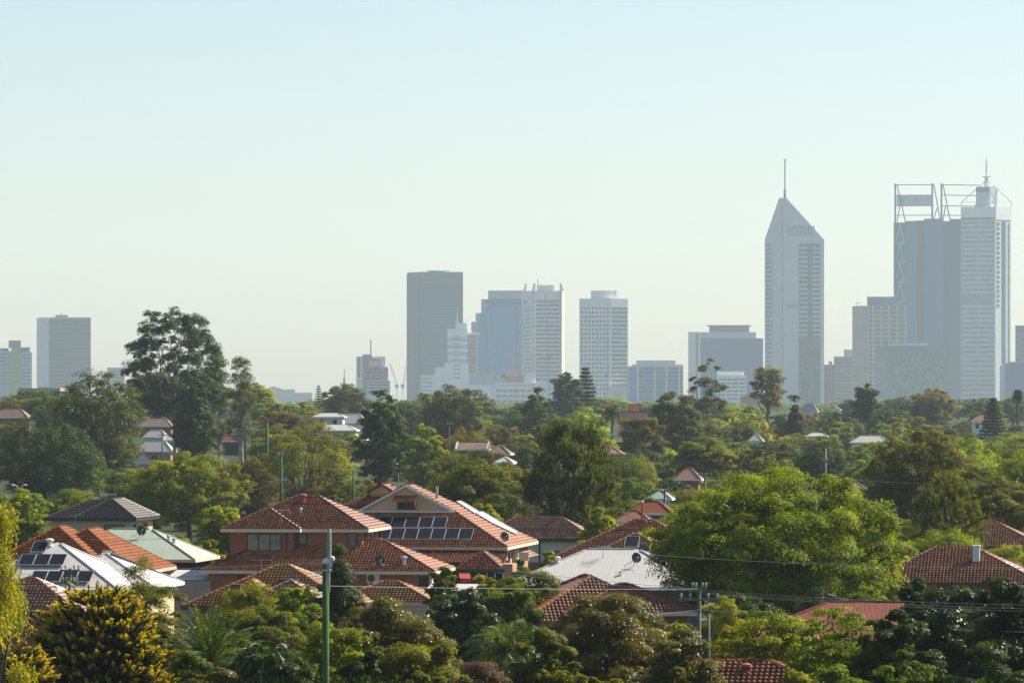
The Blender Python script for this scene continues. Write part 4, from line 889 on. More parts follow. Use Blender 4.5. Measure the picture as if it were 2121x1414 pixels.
W = h.W; z1 = h.ez; h.roof(0, W, 0, 12, z1, .62, 'tile', 'tile_orange', 'tile_orange', 'fascia_cream', 'y'); h.wall(.5, W - .5, .5, 11.5, -.3, z1 - .1, 'brick_orange')
xb0, xb1 = h.lx(14, 2), h.lx(281, 2); h.roof(xb0, xb1, 2, 14.5, z1 + .003, .62, 'tile', 'tile_orange', 'tile_orange', 'fascia_cream', 'y', name='rear_roof'); h.wall(xb0 + .6, xb1 - .6, 2.6, 13.9, -.3, z1 - .09, 'brick_orange', 'rear_wall'); keep(60, 1089, 355, 1185, 330)
h = House('white_roofed_house', 'house with a pale ribbed metal roof carrying solar panels at the left', 'house', -90, 245, 1219, 314)
W = h.W; z1 = h.ez; T7 = .54; h.roof(0, W, 0, 10.7, z1, T7, 'metal', 'metal_white', 'metal_white', 'fascia_white'); h.wall(.5, W - .5, .5, 10.2, -.3, z1 - .1, 'render_cream')
xb1 = h.lx(318, 5); h.roof(h.lx(60, 5), xb1, 5, 14, z1 + .003, .48, 'metal', 'metal_white', 'metal_white', 'fascia_white', 'x', name='rear_roof'); h.wall(h.lx(60, 5) + .5, xb1 - .5, 5.5, 13.5, -.3, z1 - .09, 'render_cream', 'rear_wall')
nf = nrm('front', T7); G = 'solar panels on the pale metal roof'
for lb, q in (('single dark solar panel near the apex of the pale metal roof', [(395, 360), (565, 360), (530, 485), (360, 485)]),
              ('left dark solar panel of the middle row on the pale metal roof', [(255, 510), (420, 510), (380, 635), (215, 635)]),
              ('central dark solar panel of the middle row on the pale metal roof', [(430, 510), (595, 510), (555, 635), (390, 635)]),
              ('right dark solar panel of the middle row on the pale metal roof', [(605, 510), (772, 510), (740, 635), (565, 635)]),
              ('first dark solar panel from the left in the lowest row on the pale metal roof', [(390, 705), (555, 705), (515, 830), (350, 830)]),
              ('second dark solar panel from the left in the lowest row on the pale metal roof', [(565, 705), (730, 705), (692, 830), (527, 830)]),
              ('third dark solar panel in the lowest row on the pale metal roof, behind the pole', [(740, 705), (906, 705), (870, 830), (704, 830)]),
              ('rightmost dark solar panel of the lowest row on the pale metal roof', [(916, 705), (1082, 705), (1048, 830), (882, 830)])):
    solar(h, qz(q, 5.582, 0, 1060), (0, 0, z1), nf, lb, G, lift=.16)
h.pipe('vent', h.hit(103, 1130, (0, 0, z1), nf), .17, .3, 'cap_white', 'cap_white', 14); keep(45, 1120, 245, 1222, 312); keep(245, 1160, 350, 1215, 318)
h = House('old_tiled_house', 'house with a weathered brown tile roof low at the left', 'house', -100, 165, 1268, 284)
h.roof(0, h.W, 0, 7.2, h.ez, .52, 'tile', 'tile_old', 'tile_old', 'fascia_brown', 'x'); h.wall(.5, h.W - .5, .5, 6.7, -.3, h.ez - .1, 'brick_red'); keep(30, 1214, 120, 1260, 284)
t = tag(empty('water_heater', (X(124, 287), 287, Z(1226, 287) - .0), math.radians(-8)), 'white barrel shaped water heater with a black end beside the grey pole', 'water heater')
mb = MB(); mb.lathe([(.28, -.42), (.31, -.4), (.31, .4), (.28, .42)], (0, 0, 0), 18); o = mb.build('tank', M['tank_white'], t, False); o.rotation_euler = (0, math.radians(90), math.radians(40))
mb = MB(); mb.lathe([(.315, -.5), (.33, -.44), (.33, -.3), (.312, -.28)], (0, 0, 0), 18); o = mb.build('end_cap', M['tank_black'], t); o.rotation_euler = (0, math.radians(90), math.radians(40))
mb = MB(); mb.box(-.25, -.19, -.05, .05, -.8, -.3); mb.box(.19, .25, -.05, .05, -.8, -.3); mb.build('stand', M['galvanised'], t)

# --- middle right group
h = House('white_walled_house', 'white walled house with old speckled tile roof and green trim, right of the gabled house', 'house', 985, 1228, 1115, 402)
W = h.W; z1 = h.ez; h.roof(0, W, 0, 6, z1, .56, 'tile', 'tile_old', 'tile_old', 'fascia_green', 'x'); h.wall(.4, W - .4, .4, 5.6, -.3, z1 - .1, 'render_blue')
h.window(h.lx(1146, .4), h.lx(1163, .4), h.lz(1166, 6, .4), h.lz(1137, 6, .4), .4, 'frame_white', 'curtain_pane', 1); h.wall(h.lx(1116, .4), h.lx(1119, .4), .33, .397, -.2, z1 - .2, 'fascia_green', 'downpipe')
h.wall(.3, W - .3, .2, .39, .1, h.lz(1164, 6, .3), 'brick_red', 'base_course'); keep(1090, 1074, 1230, 1165, 400)
h = House('red_tiled_house', 'house with weathered red tile roof, tall thin flue and two solar panels', 'house', 1143, 1485, 1156, 372)
W = h.W; z1 = h.ez; T10 = .5; h.roof(0, W, 0, 11.2, z1, T10, 'tile', 'tile_red', 'tile_old', 'fascia_brown'); h.wall(.5, W - .5, .5, 10.7, -.3, z1 - .1, 'brick_red')
xa = h.lx(1205, -3); h.roof(xa, xa + 7.4, -3, 6, z1 + .003, .52, 'tile', 'tile_red', 'tile_old', 'fascia_brown', 'y', soffit=False, name='wing_roof'); h.wall(xa + .5, xa + 6.9, -2.5, .498, -.3, z1 - .1, 'brick_red', 'wing_wall')
p = h.hit(1330, 1081, (0, 0, z1), nrm('front', T10)); h.wall(p.x - .3, p.x + .3, p.y - .2, p.y + .2, p.z - .3, p.z + .25, 'brick_red', 'chimney'); h.pipe('flue', (p.x, p.y, p.z + .2), .08, 1.3, 'pot_red', 'galvanised')
nf = nrm('front', .52); G = 'pair of solar panels on the red roof'
solar(h, qz([(840, 447), (930, 447), (915, 518), (825, 518)], 3.258, 1040, 980), (0, -3, z1 + .35), nf, 'higher dark solar panel on the red roof above the white metal roof', G, lift=.3)
solar(h, qz([(928, 490), (1010, 490), (1000, 545), (918, 545)], 3.258, 1040, 980), (0, -3, z1 + .35), nf, 'lower right dark solar panel on the red roof, near the big green tree', G, lift=.25)
h.pipe('vent', h.hit(1353, 1115, (0, 0, z1), nrm('front', T10)), .1, .2, 'galvanised', 'galvanised'); keep(1165, 1078, 1375, 1140, 368)
h = House('silver_roofed_house', 'house with a silver white ribbed metal roof and dish, left of the big green tree', 'house', 1036, 1462, 1214, 314)
W = h.W; z1 = h.ez; T11 = .45; h.roof(0, W, 0, 10.2, z1, T11, 'metal', 'metal_white', 'metal_white', 'fascia_white'); h.wall(.5, W - .5, .5, 9.7, -.3, z1 - .1, 'render_shaded')
h.window(h.lx(1325, .5), h.lx(1345, .5), h.lz(1245, 9, .5), h.lz(1226, 9, .5), .5)
nf = nrm('front', T11); dish(h, h.hit(1311, 1172, (0, 0, z1), nf), 'dark satellite dish with long stays on the silver metal roof', .33, .55, 30, 12, (.2, 0))
h.pipe('vent', h.hit(1286, 1190, (0, 0, z1), nf), .1, .25, 'cap_white'); h.pipe('vent', h.hit(1155, 1164, (0, 0, z1), nf), .12, .2, 'cap_white', 'cap_white'); aerial(h, h.hit(1249, 1155, (0, 0, z1), nf), 'thin tv antenna near the ridge of the silver roof', .8, 0, .9); keep(1150, 1138, 1385, 1212, 312)
h = House('small_tiled_house', 'orange tiled house in front of the silver roof, partly in tree shade', 'house', 1080, 1420, 1288, 276, 8)
W = h.W; z1 = h.ez; h.roof(0, W, 0, 12, z1, .5, 'tile', 'tile_red', 'tile_red', 'fascia_brown', 'y'); h.wall(.5, W - .5, .5, 11.5, -.3, z1 - .1, 'brick_red')
xb = h.lx(1446, -1); h.roof(h.lx(1180, -1), xb, -1, 6, z1 + .55, .42, 'tile', 'tile_maroon', 'tile_cap', 'fascia_cream', 'x', name='side_roof'); h.wall(h.lx(1190, -1), xb - .5, -.5, .498, -.3, z1 + .45, 'brick_red', 'side_wall'); keep(1170, 1189, 1330, 1240, 276); keep(1330, 1236, 1430, 1282, 276)  # maroon tiles put the tree's shade into the side roof's colour

# --- right group
h = House('red_metal_roofed_house', 'house with a dull red ribbed metal roof among trees at lower right', 'house', 1505, 2070, 1332, 252)
h.roof(0, h.W, 0, 10, h.ez, .4, 'metal', 'metal_red', 'metal_red', 'fascia_brown'); h.wall(.5, h.W - .5, .5, 9.5, -.3, h.ez - .1, 'brick_red'); h.pipe('vent', (9.5, 4.9, h.ez + 2), .12, .15, 'cap_white', 'cap_white'); keep(1700, 1250, 1890, 1285, 252)
h = House('chimneyed_house', 'red tiled house with a white painted chimney at the right', 'house', 1785, 2156, 1206, 332)
W = h.W; z1 = h.ez; h.roof(0, W, 0, 9.8, z1, .47, 'tile', 'tile_red', 'tile_old', 'fascia_brown'); h.wall(.5, W - .5, .5, 9.3, -.3, z1 - .1, 'brick_red')
p = h.hit(2022, 1162, (0, 0, z1), nrm('front', .47)); o = h.wall(p.x - .24, p.x + .24, p.y - .2, p.y + .3, p.z - .3, h.lz(1131, p.x, p.y), 'render_white', 'chimney'); zc = h.lz(1131, p.x, p.y)
MB().box(p.x - .29, p.x + .29, p.y - .25, p.y + .35, zc, zc + .09).build('cowl', M['render_white'], o)
n = nrm('right', .47); solar(h, [(2080, 1163), (2090, 1162), (2118, 1182), (2108, 1184)], (W, 0, z1), n, 'pale strip panel on the sunny right slope of the chimneyed house', None, 'hot_water', 'skylight', .08)['category'] = 'skylight'
aerial(h, (W / 2 + 2, 4.9, z1 + 2.2), 'tall thin tv antenna beside the white chimney', 1.2, 0, .8); keep(1900, 1132, 2121, 1185, 330)
h = House('rear_tiled_house', 'red tiled house behind the hedge at the right edge', 'house', 1912, 2158, 1131, 424)
h.roof(0, h.W, 0, 8.8, h.ez, .48, 'tile', 'tile_red', 'tile_red', 'fascia_brown'); h.wall(.5, h.W - .5, .5, 8.3, -.3, h.ez - .1, 'brick_red'); keep(2030, 1079, 2121, 1118, 424)
h = House('front_tiled_house', 'orange red tiled roof at the bottom of the view behind foliage', 'house', 1190, 1800, 1474, 200)
h.roof(0, h.W, 0, 9, h.ez, .42, 'tile', 'tile_red', 'tile_red', 'fascia_cream'); h.wall(.5, h.W - .5, .5, 8.5, -.3, h.ez - .1, 'brick_red'); h.pipe('roof_pot', h.hit(1546, 1392, (0, 0, h.ez), nrm('front', .42)), .14, .2, 'pot_red', 'pot_red'); keep(1480, 1374, 1570, 1414, 200)

# --- houses far off among the trees
def far_house(name, label, cat, x0, x1, yr, ye, yb, d, roofm, wallm, th=-8.5, axis=None, ends=('hip', 'hip'), depth=None, fascia='fascia_white', win=0):
    h = House(name, label, cat, x0, x1, ye, d, th); W = h.W; z1 = h.ez; rise = max(.3, (ye - yr) / FPX * d)
    D = depth or max(3, min(W * .55, rise / .22)); ax = axis or ('x' if W >= D else 'y'); t = rise / ((D if ax == 'x' else W) / 2)
    h.roof(0, W, 0, D, z1, t, 'flat', roofm, roofm, fascia, ax, ends, gable_mat=wallm)
    h.wall(.4, W - .4, .4, D - .4, -.6, z1 - .1, wallm)
    for i in range(win):
        x = W * (i + .7) / (win + .4); h.window(x - .5, x + .5, z1 - 1.9, z1 - .7, .4, 'frame_dark')
    keep(x0, yr, x1, yb, d); return h
far_house('white_roofed_bungalow', 'pale walled house with bright white roof left of the tall dark gum', 'house', 646, 712, 855, 863, 884, 1150, 'metal_white', 'render_blue', win=2)
far_house('white_roofed_cottage', 'bright white hipped roof joined at the right of the pale walled bungalow', 'house', 688, 760, 856, 876, 884, 1168, 'metal_white', 'render_white')
far_house('low_white_cottage', 'low white roofed cottage in front of the pale walled bungalow', 'house', 650, 738, 879, 891, 898, 1080, 'metal_white', 'render_cream')
far_house('cream_cottage', 'cream cottage with a white metal roof on the left hillside', 'house', 295, 346, 890, 905, 922, 960, 'metal_white', 'render_tan', win=2)
far_house('cream_porch', 'white roofed cream porch at the right of the hillside cream cottage', 'porch', 338, 364, 900, 911, 930, 940, 'metal_white', 'render_cream', axis='x', ends=('gable', 'gable'), win=1)
h = far_house('brick_cottage', 'cottage with white roof, solar panels and orange brick wall on the left hillside', 'house', 280, 357, 911, 934, 950, 900, 'metal_white', 'brick_orange', win=1)
for i in range(3):
    x = 296 + i * 9; solar(h, [(x, 922), (x + 8, 922), (x + 6, 932), (x - 2, 932)], (0, 0, h.ez), nrm('front', .5), 'small dark solar panel in the row on the white hillside roof', 'solar panels on the hillside cottage')
far_house('blue_white_shed', 'pale bluish metal shed roof just above the bright round tree at left', 'shed', 284, 313, 939, 958, 962, 850, 'metal_white', 'shed_wall', 10)
far_house('brown_roofed_house', 'maroon brick house with a dusty brown roof on the left hillside', 'house', 285, 357, 866, 882, 892, 1010, 'tile_far_brown', 'brick_red', win=1)
far_house('white_hillside_house', 'white house with a dull red roof below the tall skyline gum', 'house', 268, 356, 813, 828, 855, 1090, 'tile_far', 'render_white', win=3)
far_house('gabled_white_house', 'tall white house with a brown roof right of the dark hillside conifer', 'house', 446, 500, 848, 868, 902, 1050, 'tile_far_brown', 'render_white', axis='x', ends=('gable', 'gable'), win=2)
far_house('red_roofed_shed', 'dark shed with a red metal roof below the tall white gabled house', 'shed', 453, 498, 902, 913, 925, 960, 'metal_red', 'fascia_dark', axis='x', ends=('gable', 'gable'))
far_house('brown_edge_house', 'house with a dusty brown roof at the left edge of the hillside', 'house', -20, 58, 846, 864, 876, 960, 'tile_far_brown', 'brick_red', win=1)
h = House('long_flat_building', 'long low brown flat roofed building below the grey slab block', 'building', 44, 122, 806, 1180)
h.wall(0, h.W, 0, 8, -.6, h.ez - .5, 'fascia_green'); h.wall(-.5, h.W + .5, -.6, 8.6, h.ez - .48, h.ez + .3, 'tan_concrete', 'roof'); h.wall(.5, h.W - .5, -.04, -.004, h.ez - 1.6, h.ez - .9, 'window_dark', 'window_strip'); keep(50, 799, 119, 812, 1180)
far_house('pale_tiled_house', 'house with a long pale brown roof in the middle of the tree belt', 'house', 942, 1011, 915, 930, 932, 620, 'tile_far_brown', 'brick_red', axis='x', ends=('gable', 'gable'))
far_house('grey_tiled_house', 'house with a grey brown roof joined right of the long pale brown roof', 'house', 1006, 1056, 921, 939, 941, 610, 'tile_far_brown', 'brick_red')
far_house('white_sheet_shed', 'small white sheet roofed shed below the grey brown roof', 'shed', 1024, 1061, 947, 957, 959, 560, 'metal_white', 'render_cream')
far_house('brown_hipped_house', 'brown hipped roof just right of the tall casuarina', 'house', 1205, 1287, 925, 938, 940, 590, 'tile_far', 'brick_red')
h = House('red_brick_building', 'dull red building with a bright red roof box in the far tree belt', 'building', 1284, 1342, 853, 1500, 0)
h.wall(0, h.W, 0, 10, -.6, h.ez, 'terracotta_wall'); a, b = h.lx(1300, 2), h.lx(1323, 2); h.wall(a, b, 2, 5, h.ez, h.lz(836, 4, 2), 'city_red', 'roof_box'); h.wall(-.2, h.W + .2, -.2, -.01, h.ez - .2, h.ez + .3, 'tile_maroon', 'parapet'); keep(1285, 835, 1340, 866, 1500)
far_house('red_cottage', 'small red tiled roof behind the thin flue, left of the big green tree', 'house', 1296, 1392, 1038, 1062, 1068, 470, 'tile_red', 'brick_red')
far_house('near_red_cottage', 'brown red tiled roof close behind the thin flue', 'house', 1268, 1350, 1058, 1080, 1082, 440, 'tile_old', 'brick_red')
far_house('distant_red_cottage', 'distant dark red tiled roof left of the top of the big green tree', 'house', 1396, 1452, 969, 992, 994, 640, 'tile_far', 'brick_red')
far_house('pale_green_cottage', 'pale green metal roof left of the big green tree', 'house', 1342, 1390, 1014, 1032, 1034, 520, 'metal_green', 'render_cream')
far_house('distant_white_cottage', 'small distant white roof in the tree belt below the terracotta building', 'house', 1550, 1580, 897, 912, 913, 1000, 'metal_white', 'render_white')
far_house('skyline_white_cottage', 'white hipped cottage below the foot of the pointed tower', 'house', 1658, 1694, 835, 852, 859, 1400, 'metal_white', 'render_white', win=1)
far_house('curved_white_shed', 'long low white roof far off above the green belt at right', 'shed', 1668, 1714, 896, 903, 904, 1050, 'metal_white', 'render_white')
far_house('broad_white_house', 'broad bright white roof left of the round olive tree at right', 'house', 1760, 1842, 902, 916, 917, 950, 'metal_white', 'render_white')
far_house('white_gabled_cottage', 'tiny white gable peeping below the orange crane', 'house', 1716, 1742, 841, 849, 850, 1600, 'metal_white', 'render_white', axis='y', ends=('gable', 'gable'))
far_house('small_red_cottage', 'small red tiled roof right of the big green tree top', 'house', 1750, 1793, 999, 1012, 1013, 640, 'tile_far', 'brick_cream')
far_house('terracotta_villa', 'cream villa with terracotta roof on two levels far right', 'house', 2010, 2078, 859, 872, 897, 1350, 'tile_far', 'render_white', win=3)
far_house('villa_annex', 'lower terracotta roofed annex at the right of the cream villa', 'house', 2045, 2082, 874, 884, 897, 1310, 'tile_far', 'render_white', win=1)
# ------------------------------------------------------------------ trees: leaf by leaf crowns on limbed trunks
def unit(v): return v / np.maximum(np.linalg.norm(v, axis=-1, keepdims=True), 1e-9)
def rdir(r, n): return unit(r.standard_normal((n, 3)))

def leaves(Cn, N, Ln, Wd, r, axis=None):
    """flat rhombic leaves: centres, facing, length, width, pointing direction"""
    n = len(Cn); N = unit(N); a = r.standard_normal((n, 3)) if axis is None else axis
    t = unit(a - N * (a * N).sum(1, keepdims=True)); b = np.cross(N, t)
    Ln = np.broadcast_to(np.asarray(Ln, float), (n,))[:, None]; Wd = np.broadcast_to(np.asarray(Wd, float), (n,))[:, None]
    V = np.stack([Cn - t * Ln * .5, Cn + b * Wd * .5 + t * Ln * .05, Cn + t * Ln * .5 - N * Ln * .08, Cn - b * Wd * .5 + t * Ln * .05], 1)
    return V.reshape(-1, 3)
def leaf_obj(name, V, tone, m, parent):
    F = np.arange(len(V), dtype=np.int32).reshape(-1, 4)
    return link(name, np_mesh(name, V, F, np.clip(tone, 0, 1)), m, parent)

def spread(r, n, fn, tries=14):
    pts = [fn()]
    while len(pts) < n:
        c = [fn() for _ in range(tries)]; P = np.array(pts)
        dd = [np.min(((P - q) ** 2).sum(1)) for q in c]; pts.append(c[int(np.argmax(dd))])
    return np.array(pts)

def trunk_mesh(r, h, tops, base_r, fork, lean=0.0, k=6, bend=.25):
    mb = MB(); f = np.array([lean * h, 0, fork * h]); n = 5
    pts = [np.array([f[0] * (i / n) ** 1.5, math.sin(i * 1.3) * .03 * h * (i / n), f[2] * i / n]) for i in range(n + 1)]
    mb.tube(pts, [base_r * (1.35 - .35 * min(1, i / 1.5)) * (1 - .45 * i / n) for i in range(n + 1)], k + 2)
    for c in tops:
        L_ = np.linalg.norm(c - f); s0 = pts[-1] if r.random() < .6 else pts[-2]; mid = s0 * .5 + c * .5; mid = mid + r.standard_normal(3) * L_ * .07; mid[2] -= L_ * bend * .3
        q = [s0, s0 * .72 + mid * .28 + np.array([0, 0, L_ * .02]), mid, mid * .4 + c * .6, c]
        rr = base_r * (.42 if L_ > h * .2 else .3); mb.tube(q, [rr, rr * .8, rr * .55, rr * .36, rr * .12], k - 1, False)
    return mb

def broad(name, seed, w, h, leaf=.2, K=26, sub=7, nl=60, base=.22, shape='round', rc=.27, flat=.82, wide=.55, core=True, limbs=14, lm='mid', bark='bark', trunk_r=None, parent=None, fork=.3, droop=0., gap=0., lean=0., up=.5):
    r = np.random.default_rng(seed); rx = w / 2; cz = h * (base + 1) / 2; rz = h * (1 - base) / 2
    def fn():
        while True:
            d = r.standard_normal(3); d /= np.linalg.norm(d); q = d * r.uniform(.45 if shape != 'open' else .3, 1) ** .6
            if shape == 'dome' and q[2] < -.55: continue
            if shape == 'cone': q[:2] *= max(.12, .5 - .5 * q[2]) * 1.15
            if shape == 'column': q[:2] *= .95 - .25 * max(0, q[2])
            if shape == 'flat': q[2] = q[2] * .7 + .25
            return q
    Cc = spread(r, K, fn); m = min(rx, rz)
    crs = m * rc * 1.34 * r.uniform(.7, 1.3, K) * (1.15 if rx > 1.3 * rz else 1)
    Cw = Cc * np.stack([np.maximum(rx - crs, rx * .3), np.maximum(rx - crs, rx * .3), np.maximum(rz - crs * flat, rz * .3)], 1) + np.array([lean * h, 0, cz])
    if shape == 'dome': Cw[:, 2] = cz - rz + (Cw[:, 2] - (cz - rz)) * 1.0
    Ps, Ns, Ls, Ts = [], [], [], []
    ctr = np.array([lean * h, 0, cz - rz * .25])
    for i in range(K):
        out = unit(((Cw[i] - ctr) / np.array([rx, rx, rz]))[None])[0]
        sd = unit(rdir(r, sub) + out * .55 + np.array([0, 0, .3])); sc = Cw[i] + sd * crs[i] * np.array([1, 1, flat]) * r.uniform(.35, .8, (sub, 1)); rs = crs[i] * r.uniform(.3, .52, sub)
        ct = r.normal(.5, .13)
        n_i = max(6, int(nl * (crs[i] / (m * rc * 1.25)) ** 1.7))
        for j in range(sub):
            dd = rdir(r, n_i); dd[:, 2] = np.where(dd[:, 2] < -.35, -dd[:, 2] * .8, dd[:, 2]); p = sc[j] + dd * rs[j] * (.35 + .65 * r.random((n_i, 1)) ** .5) * np.array([1, 1, flat])
            p[:, 2] -= droop * r.random(n_i) * rs[j]
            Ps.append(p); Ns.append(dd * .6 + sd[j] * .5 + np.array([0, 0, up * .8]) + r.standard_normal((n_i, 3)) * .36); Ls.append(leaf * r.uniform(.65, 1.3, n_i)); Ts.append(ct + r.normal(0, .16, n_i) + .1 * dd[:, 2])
        if core:  # added filler leaves, larger and darker, to block light inside each clump
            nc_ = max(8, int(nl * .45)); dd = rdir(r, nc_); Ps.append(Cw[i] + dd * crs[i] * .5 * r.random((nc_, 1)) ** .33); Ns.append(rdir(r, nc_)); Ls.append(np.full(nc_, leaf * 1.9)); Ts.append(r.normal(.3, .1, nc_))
    if core:   # larger, darker filler leaves added to block light deep in the crown
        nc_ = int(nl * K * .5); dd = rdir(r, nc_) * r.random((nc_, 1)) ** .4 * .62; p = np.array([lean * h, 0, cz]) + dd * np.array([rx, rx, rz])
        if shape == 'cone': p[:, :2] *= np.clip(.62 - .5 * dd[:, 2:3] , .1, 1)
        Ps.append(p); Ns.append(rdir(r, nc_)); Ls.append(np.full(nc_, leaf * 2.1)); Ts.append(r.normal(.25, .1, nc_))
    P = np.concatenate(Ps); Ln = np.concatenate(Ls)
    x0, x1 = np.percentile(P[:, 0], [.4, 99.6]); y0, y1 = np.percentile(P[:, 1], [.4, 99.6]); z0, z1 = P[:, 2].min(), np.percentile(P[:, 2], 99.8)
    zb = max(z0, base * h * .6); A = np.array([w / (x1 - x0), w / (y1 - y0), (h - zb) / (z1 - z0)]); B_ = np.array([lean * h - (x0 + x1) / 2 * A[0], -(y0 + y1) / 2 * A[1], zb - z0 * A[2]])
    P = P * A + B_; Cw = Cw * A + B_
    V = leaves(P, np.concatenate(Ns), Ln, Ln * wide, r)
    root = parent or empty(name, (0, 0, 0))
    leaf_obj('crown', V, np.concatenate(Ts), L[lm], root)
    idx = r.permutation(K)[:limbs]
    trunk_mesh(r, h, Cw[idx], trunk_r or max(.12, .022 * h + .008 * w), fork, lean).build('trunk', M[bark], root, True)
    root['w'], root['h'] = w, h
    return root

def gold_conifer(name, seed, w, h, n=1500):
    r = np.random.default_rng(seed); rx = w / 2; Ps, Ns, Ls, Ws, Ax, Ts = [], [], [], [], [], []
    def env(z): return rx * (1 - max(0, (z - .42) / .58) ** 2.1) ** .5 * (.9 if z > .2 else .75 + .75 * z)
    lob = r.uniform(0, 6.28, 8)
    for i in range(n):
        z = r.beta(1.5, 1.15) * .97 + .02; a = r.uniform(0, 6.283); q = env(z) * (.86 + .10 * math.sin(3 * a + lob[0] + 5 * z) + .07 * math.sin(7 * a + lob[1] - 9 * z)) * r.uniform(.74, 1.06)
        zl = (math.floor(z * h / .55 + .35 * math.sin(2 * a + lob[2])) + .5 + r.normal(0, .16)) * .55; c = np.array([q * math.cos(a), q * math.sin(a), min(zl, .97 * h)]); o = unit(np.array([[math.cos(a), math.sin(a), .22 + 1.1 * max(0, z - .68)]]) + r.normal(0, .2, (1, 3)))[0]
        s = np.cross(o, [0, 0, 1]); s /= np.linalg.norm(s); L_ = r.uniform(.42, .85); k = 24; z = z
        for side in (-1, 0, 1):
            f = np.linspace(.08, 1, k)
            if side: ax = unit((o * .8 + s * side * .75)[None] + np.array([[0, 0, .25]]))[0]; p = c + o * (f * L_)[:, None] * .9 + ax * (.17 * (1.05 - f * .8))[:, None] * r.uniform(.5, 1.1, (k, 1))
            else: ax = o; p = c + o * (f * L_ * 1.1)[:, None]
            p = p + np.array([0, 0, 1]) * (f ** 2 * .16)[:, None] + r.normal(0, .022, (k, 3))
            Ps.append(p); Ax.append(np.tile(ax + np.array([0, 0, .25]), (k, 1)) + r.normal(0, .42, (k, 3))); Ns.append(np.tile(np.cross(o, s), (k, 1)) + r.normal(0, .6, (k, 3)))
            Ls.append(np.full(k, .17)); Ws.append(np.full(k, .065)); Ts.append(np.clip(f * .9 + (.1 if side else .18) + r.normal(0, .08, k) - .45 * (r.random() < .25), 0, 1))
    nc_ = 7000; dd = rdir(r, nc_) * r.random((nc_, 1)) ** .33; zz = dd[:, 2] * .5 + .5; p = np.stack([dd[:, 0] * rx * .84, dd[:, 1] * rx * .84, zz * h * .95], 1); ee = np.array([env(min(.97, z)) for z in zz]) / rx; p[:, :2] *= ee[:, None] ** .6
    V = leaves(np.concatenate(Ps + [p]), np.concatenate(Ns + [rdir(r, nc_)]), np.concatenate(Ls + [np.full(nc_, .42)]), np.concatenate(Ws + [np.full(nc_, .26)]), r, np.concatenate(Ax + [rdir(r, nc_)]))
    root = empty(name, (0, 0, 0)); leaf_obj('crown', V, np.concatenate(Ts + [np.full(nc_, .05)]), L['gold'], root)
    MB().tube([(0, 0, 0), (0, 0, h * .5), (0, 0, h * .9)], [.22, .15, .04], 8).build('trunk', M['bark'], root, True); root['w'], root['h'] = w, h
    return root

def weeping(name, seed, w, h, strands=900, lm='weep'):
    r = np.random.default_rng(seed); rx = w / 2; Ps, Ax, Ts = [], [], []; tops = []
    cl = spread(r, 22, lambda: np.array([*(rdir(r, 1)[0][:2] * r.uniform(.3, 1)), r.uniform(.32, 1)]))
    for c in cl:
        lim = math.sqrt(max(.05, 1 - (max(0, c[2] - .45) / .58) ** 2)); C0 = np.array([c[0] * rx * .8 * lim, c[1] * rx * .8 * lim, c[2] * h * .95]); tops.append(C0)
        for s in range(strands // 22):
            o = rdir(r, 1)[0] * np.array([.75, .75, .5]) * r.uniform(.3, 1) * rx * .42; st = C0 + o; L_ = r.uniform(.6, 1.8); k = int(L_ * 20); f = np.linspace(0, 1, k)
            dr = np.array([o[0], o[1], 0]) * .5; p = st + dr * (f * (1 - f * .6))[:, None] + np.array([0, 0, -1]) * (f ** 1.4 * L_)[:, None] + r.normal(0, .045, (k, 3))
            Ps.append(p); Ax.append(np.tile([0, 0, -1.], (k, 1)) + r.normal(0, .4, (k, 3))); Ts.append(r.normal(.5, .2) + r.normal(0, .15, k) + .2 * f)
    P = np.concatenate(Ps); V = leaves(P, rdir(r, len(P)), r.uniform(.1, .2, len(P)), .042, r, np.concatenate(Ax))
    root = empty(name, (0, 0, 0)); leaf_obj('crown', V, np.concatenate(Ts), L[lm], root); trunk_mesh(r, h, np.array(tops), .22, .35).build('trunk', M['bark'], root, True); root['w'], root['h'] = w, h
    return root

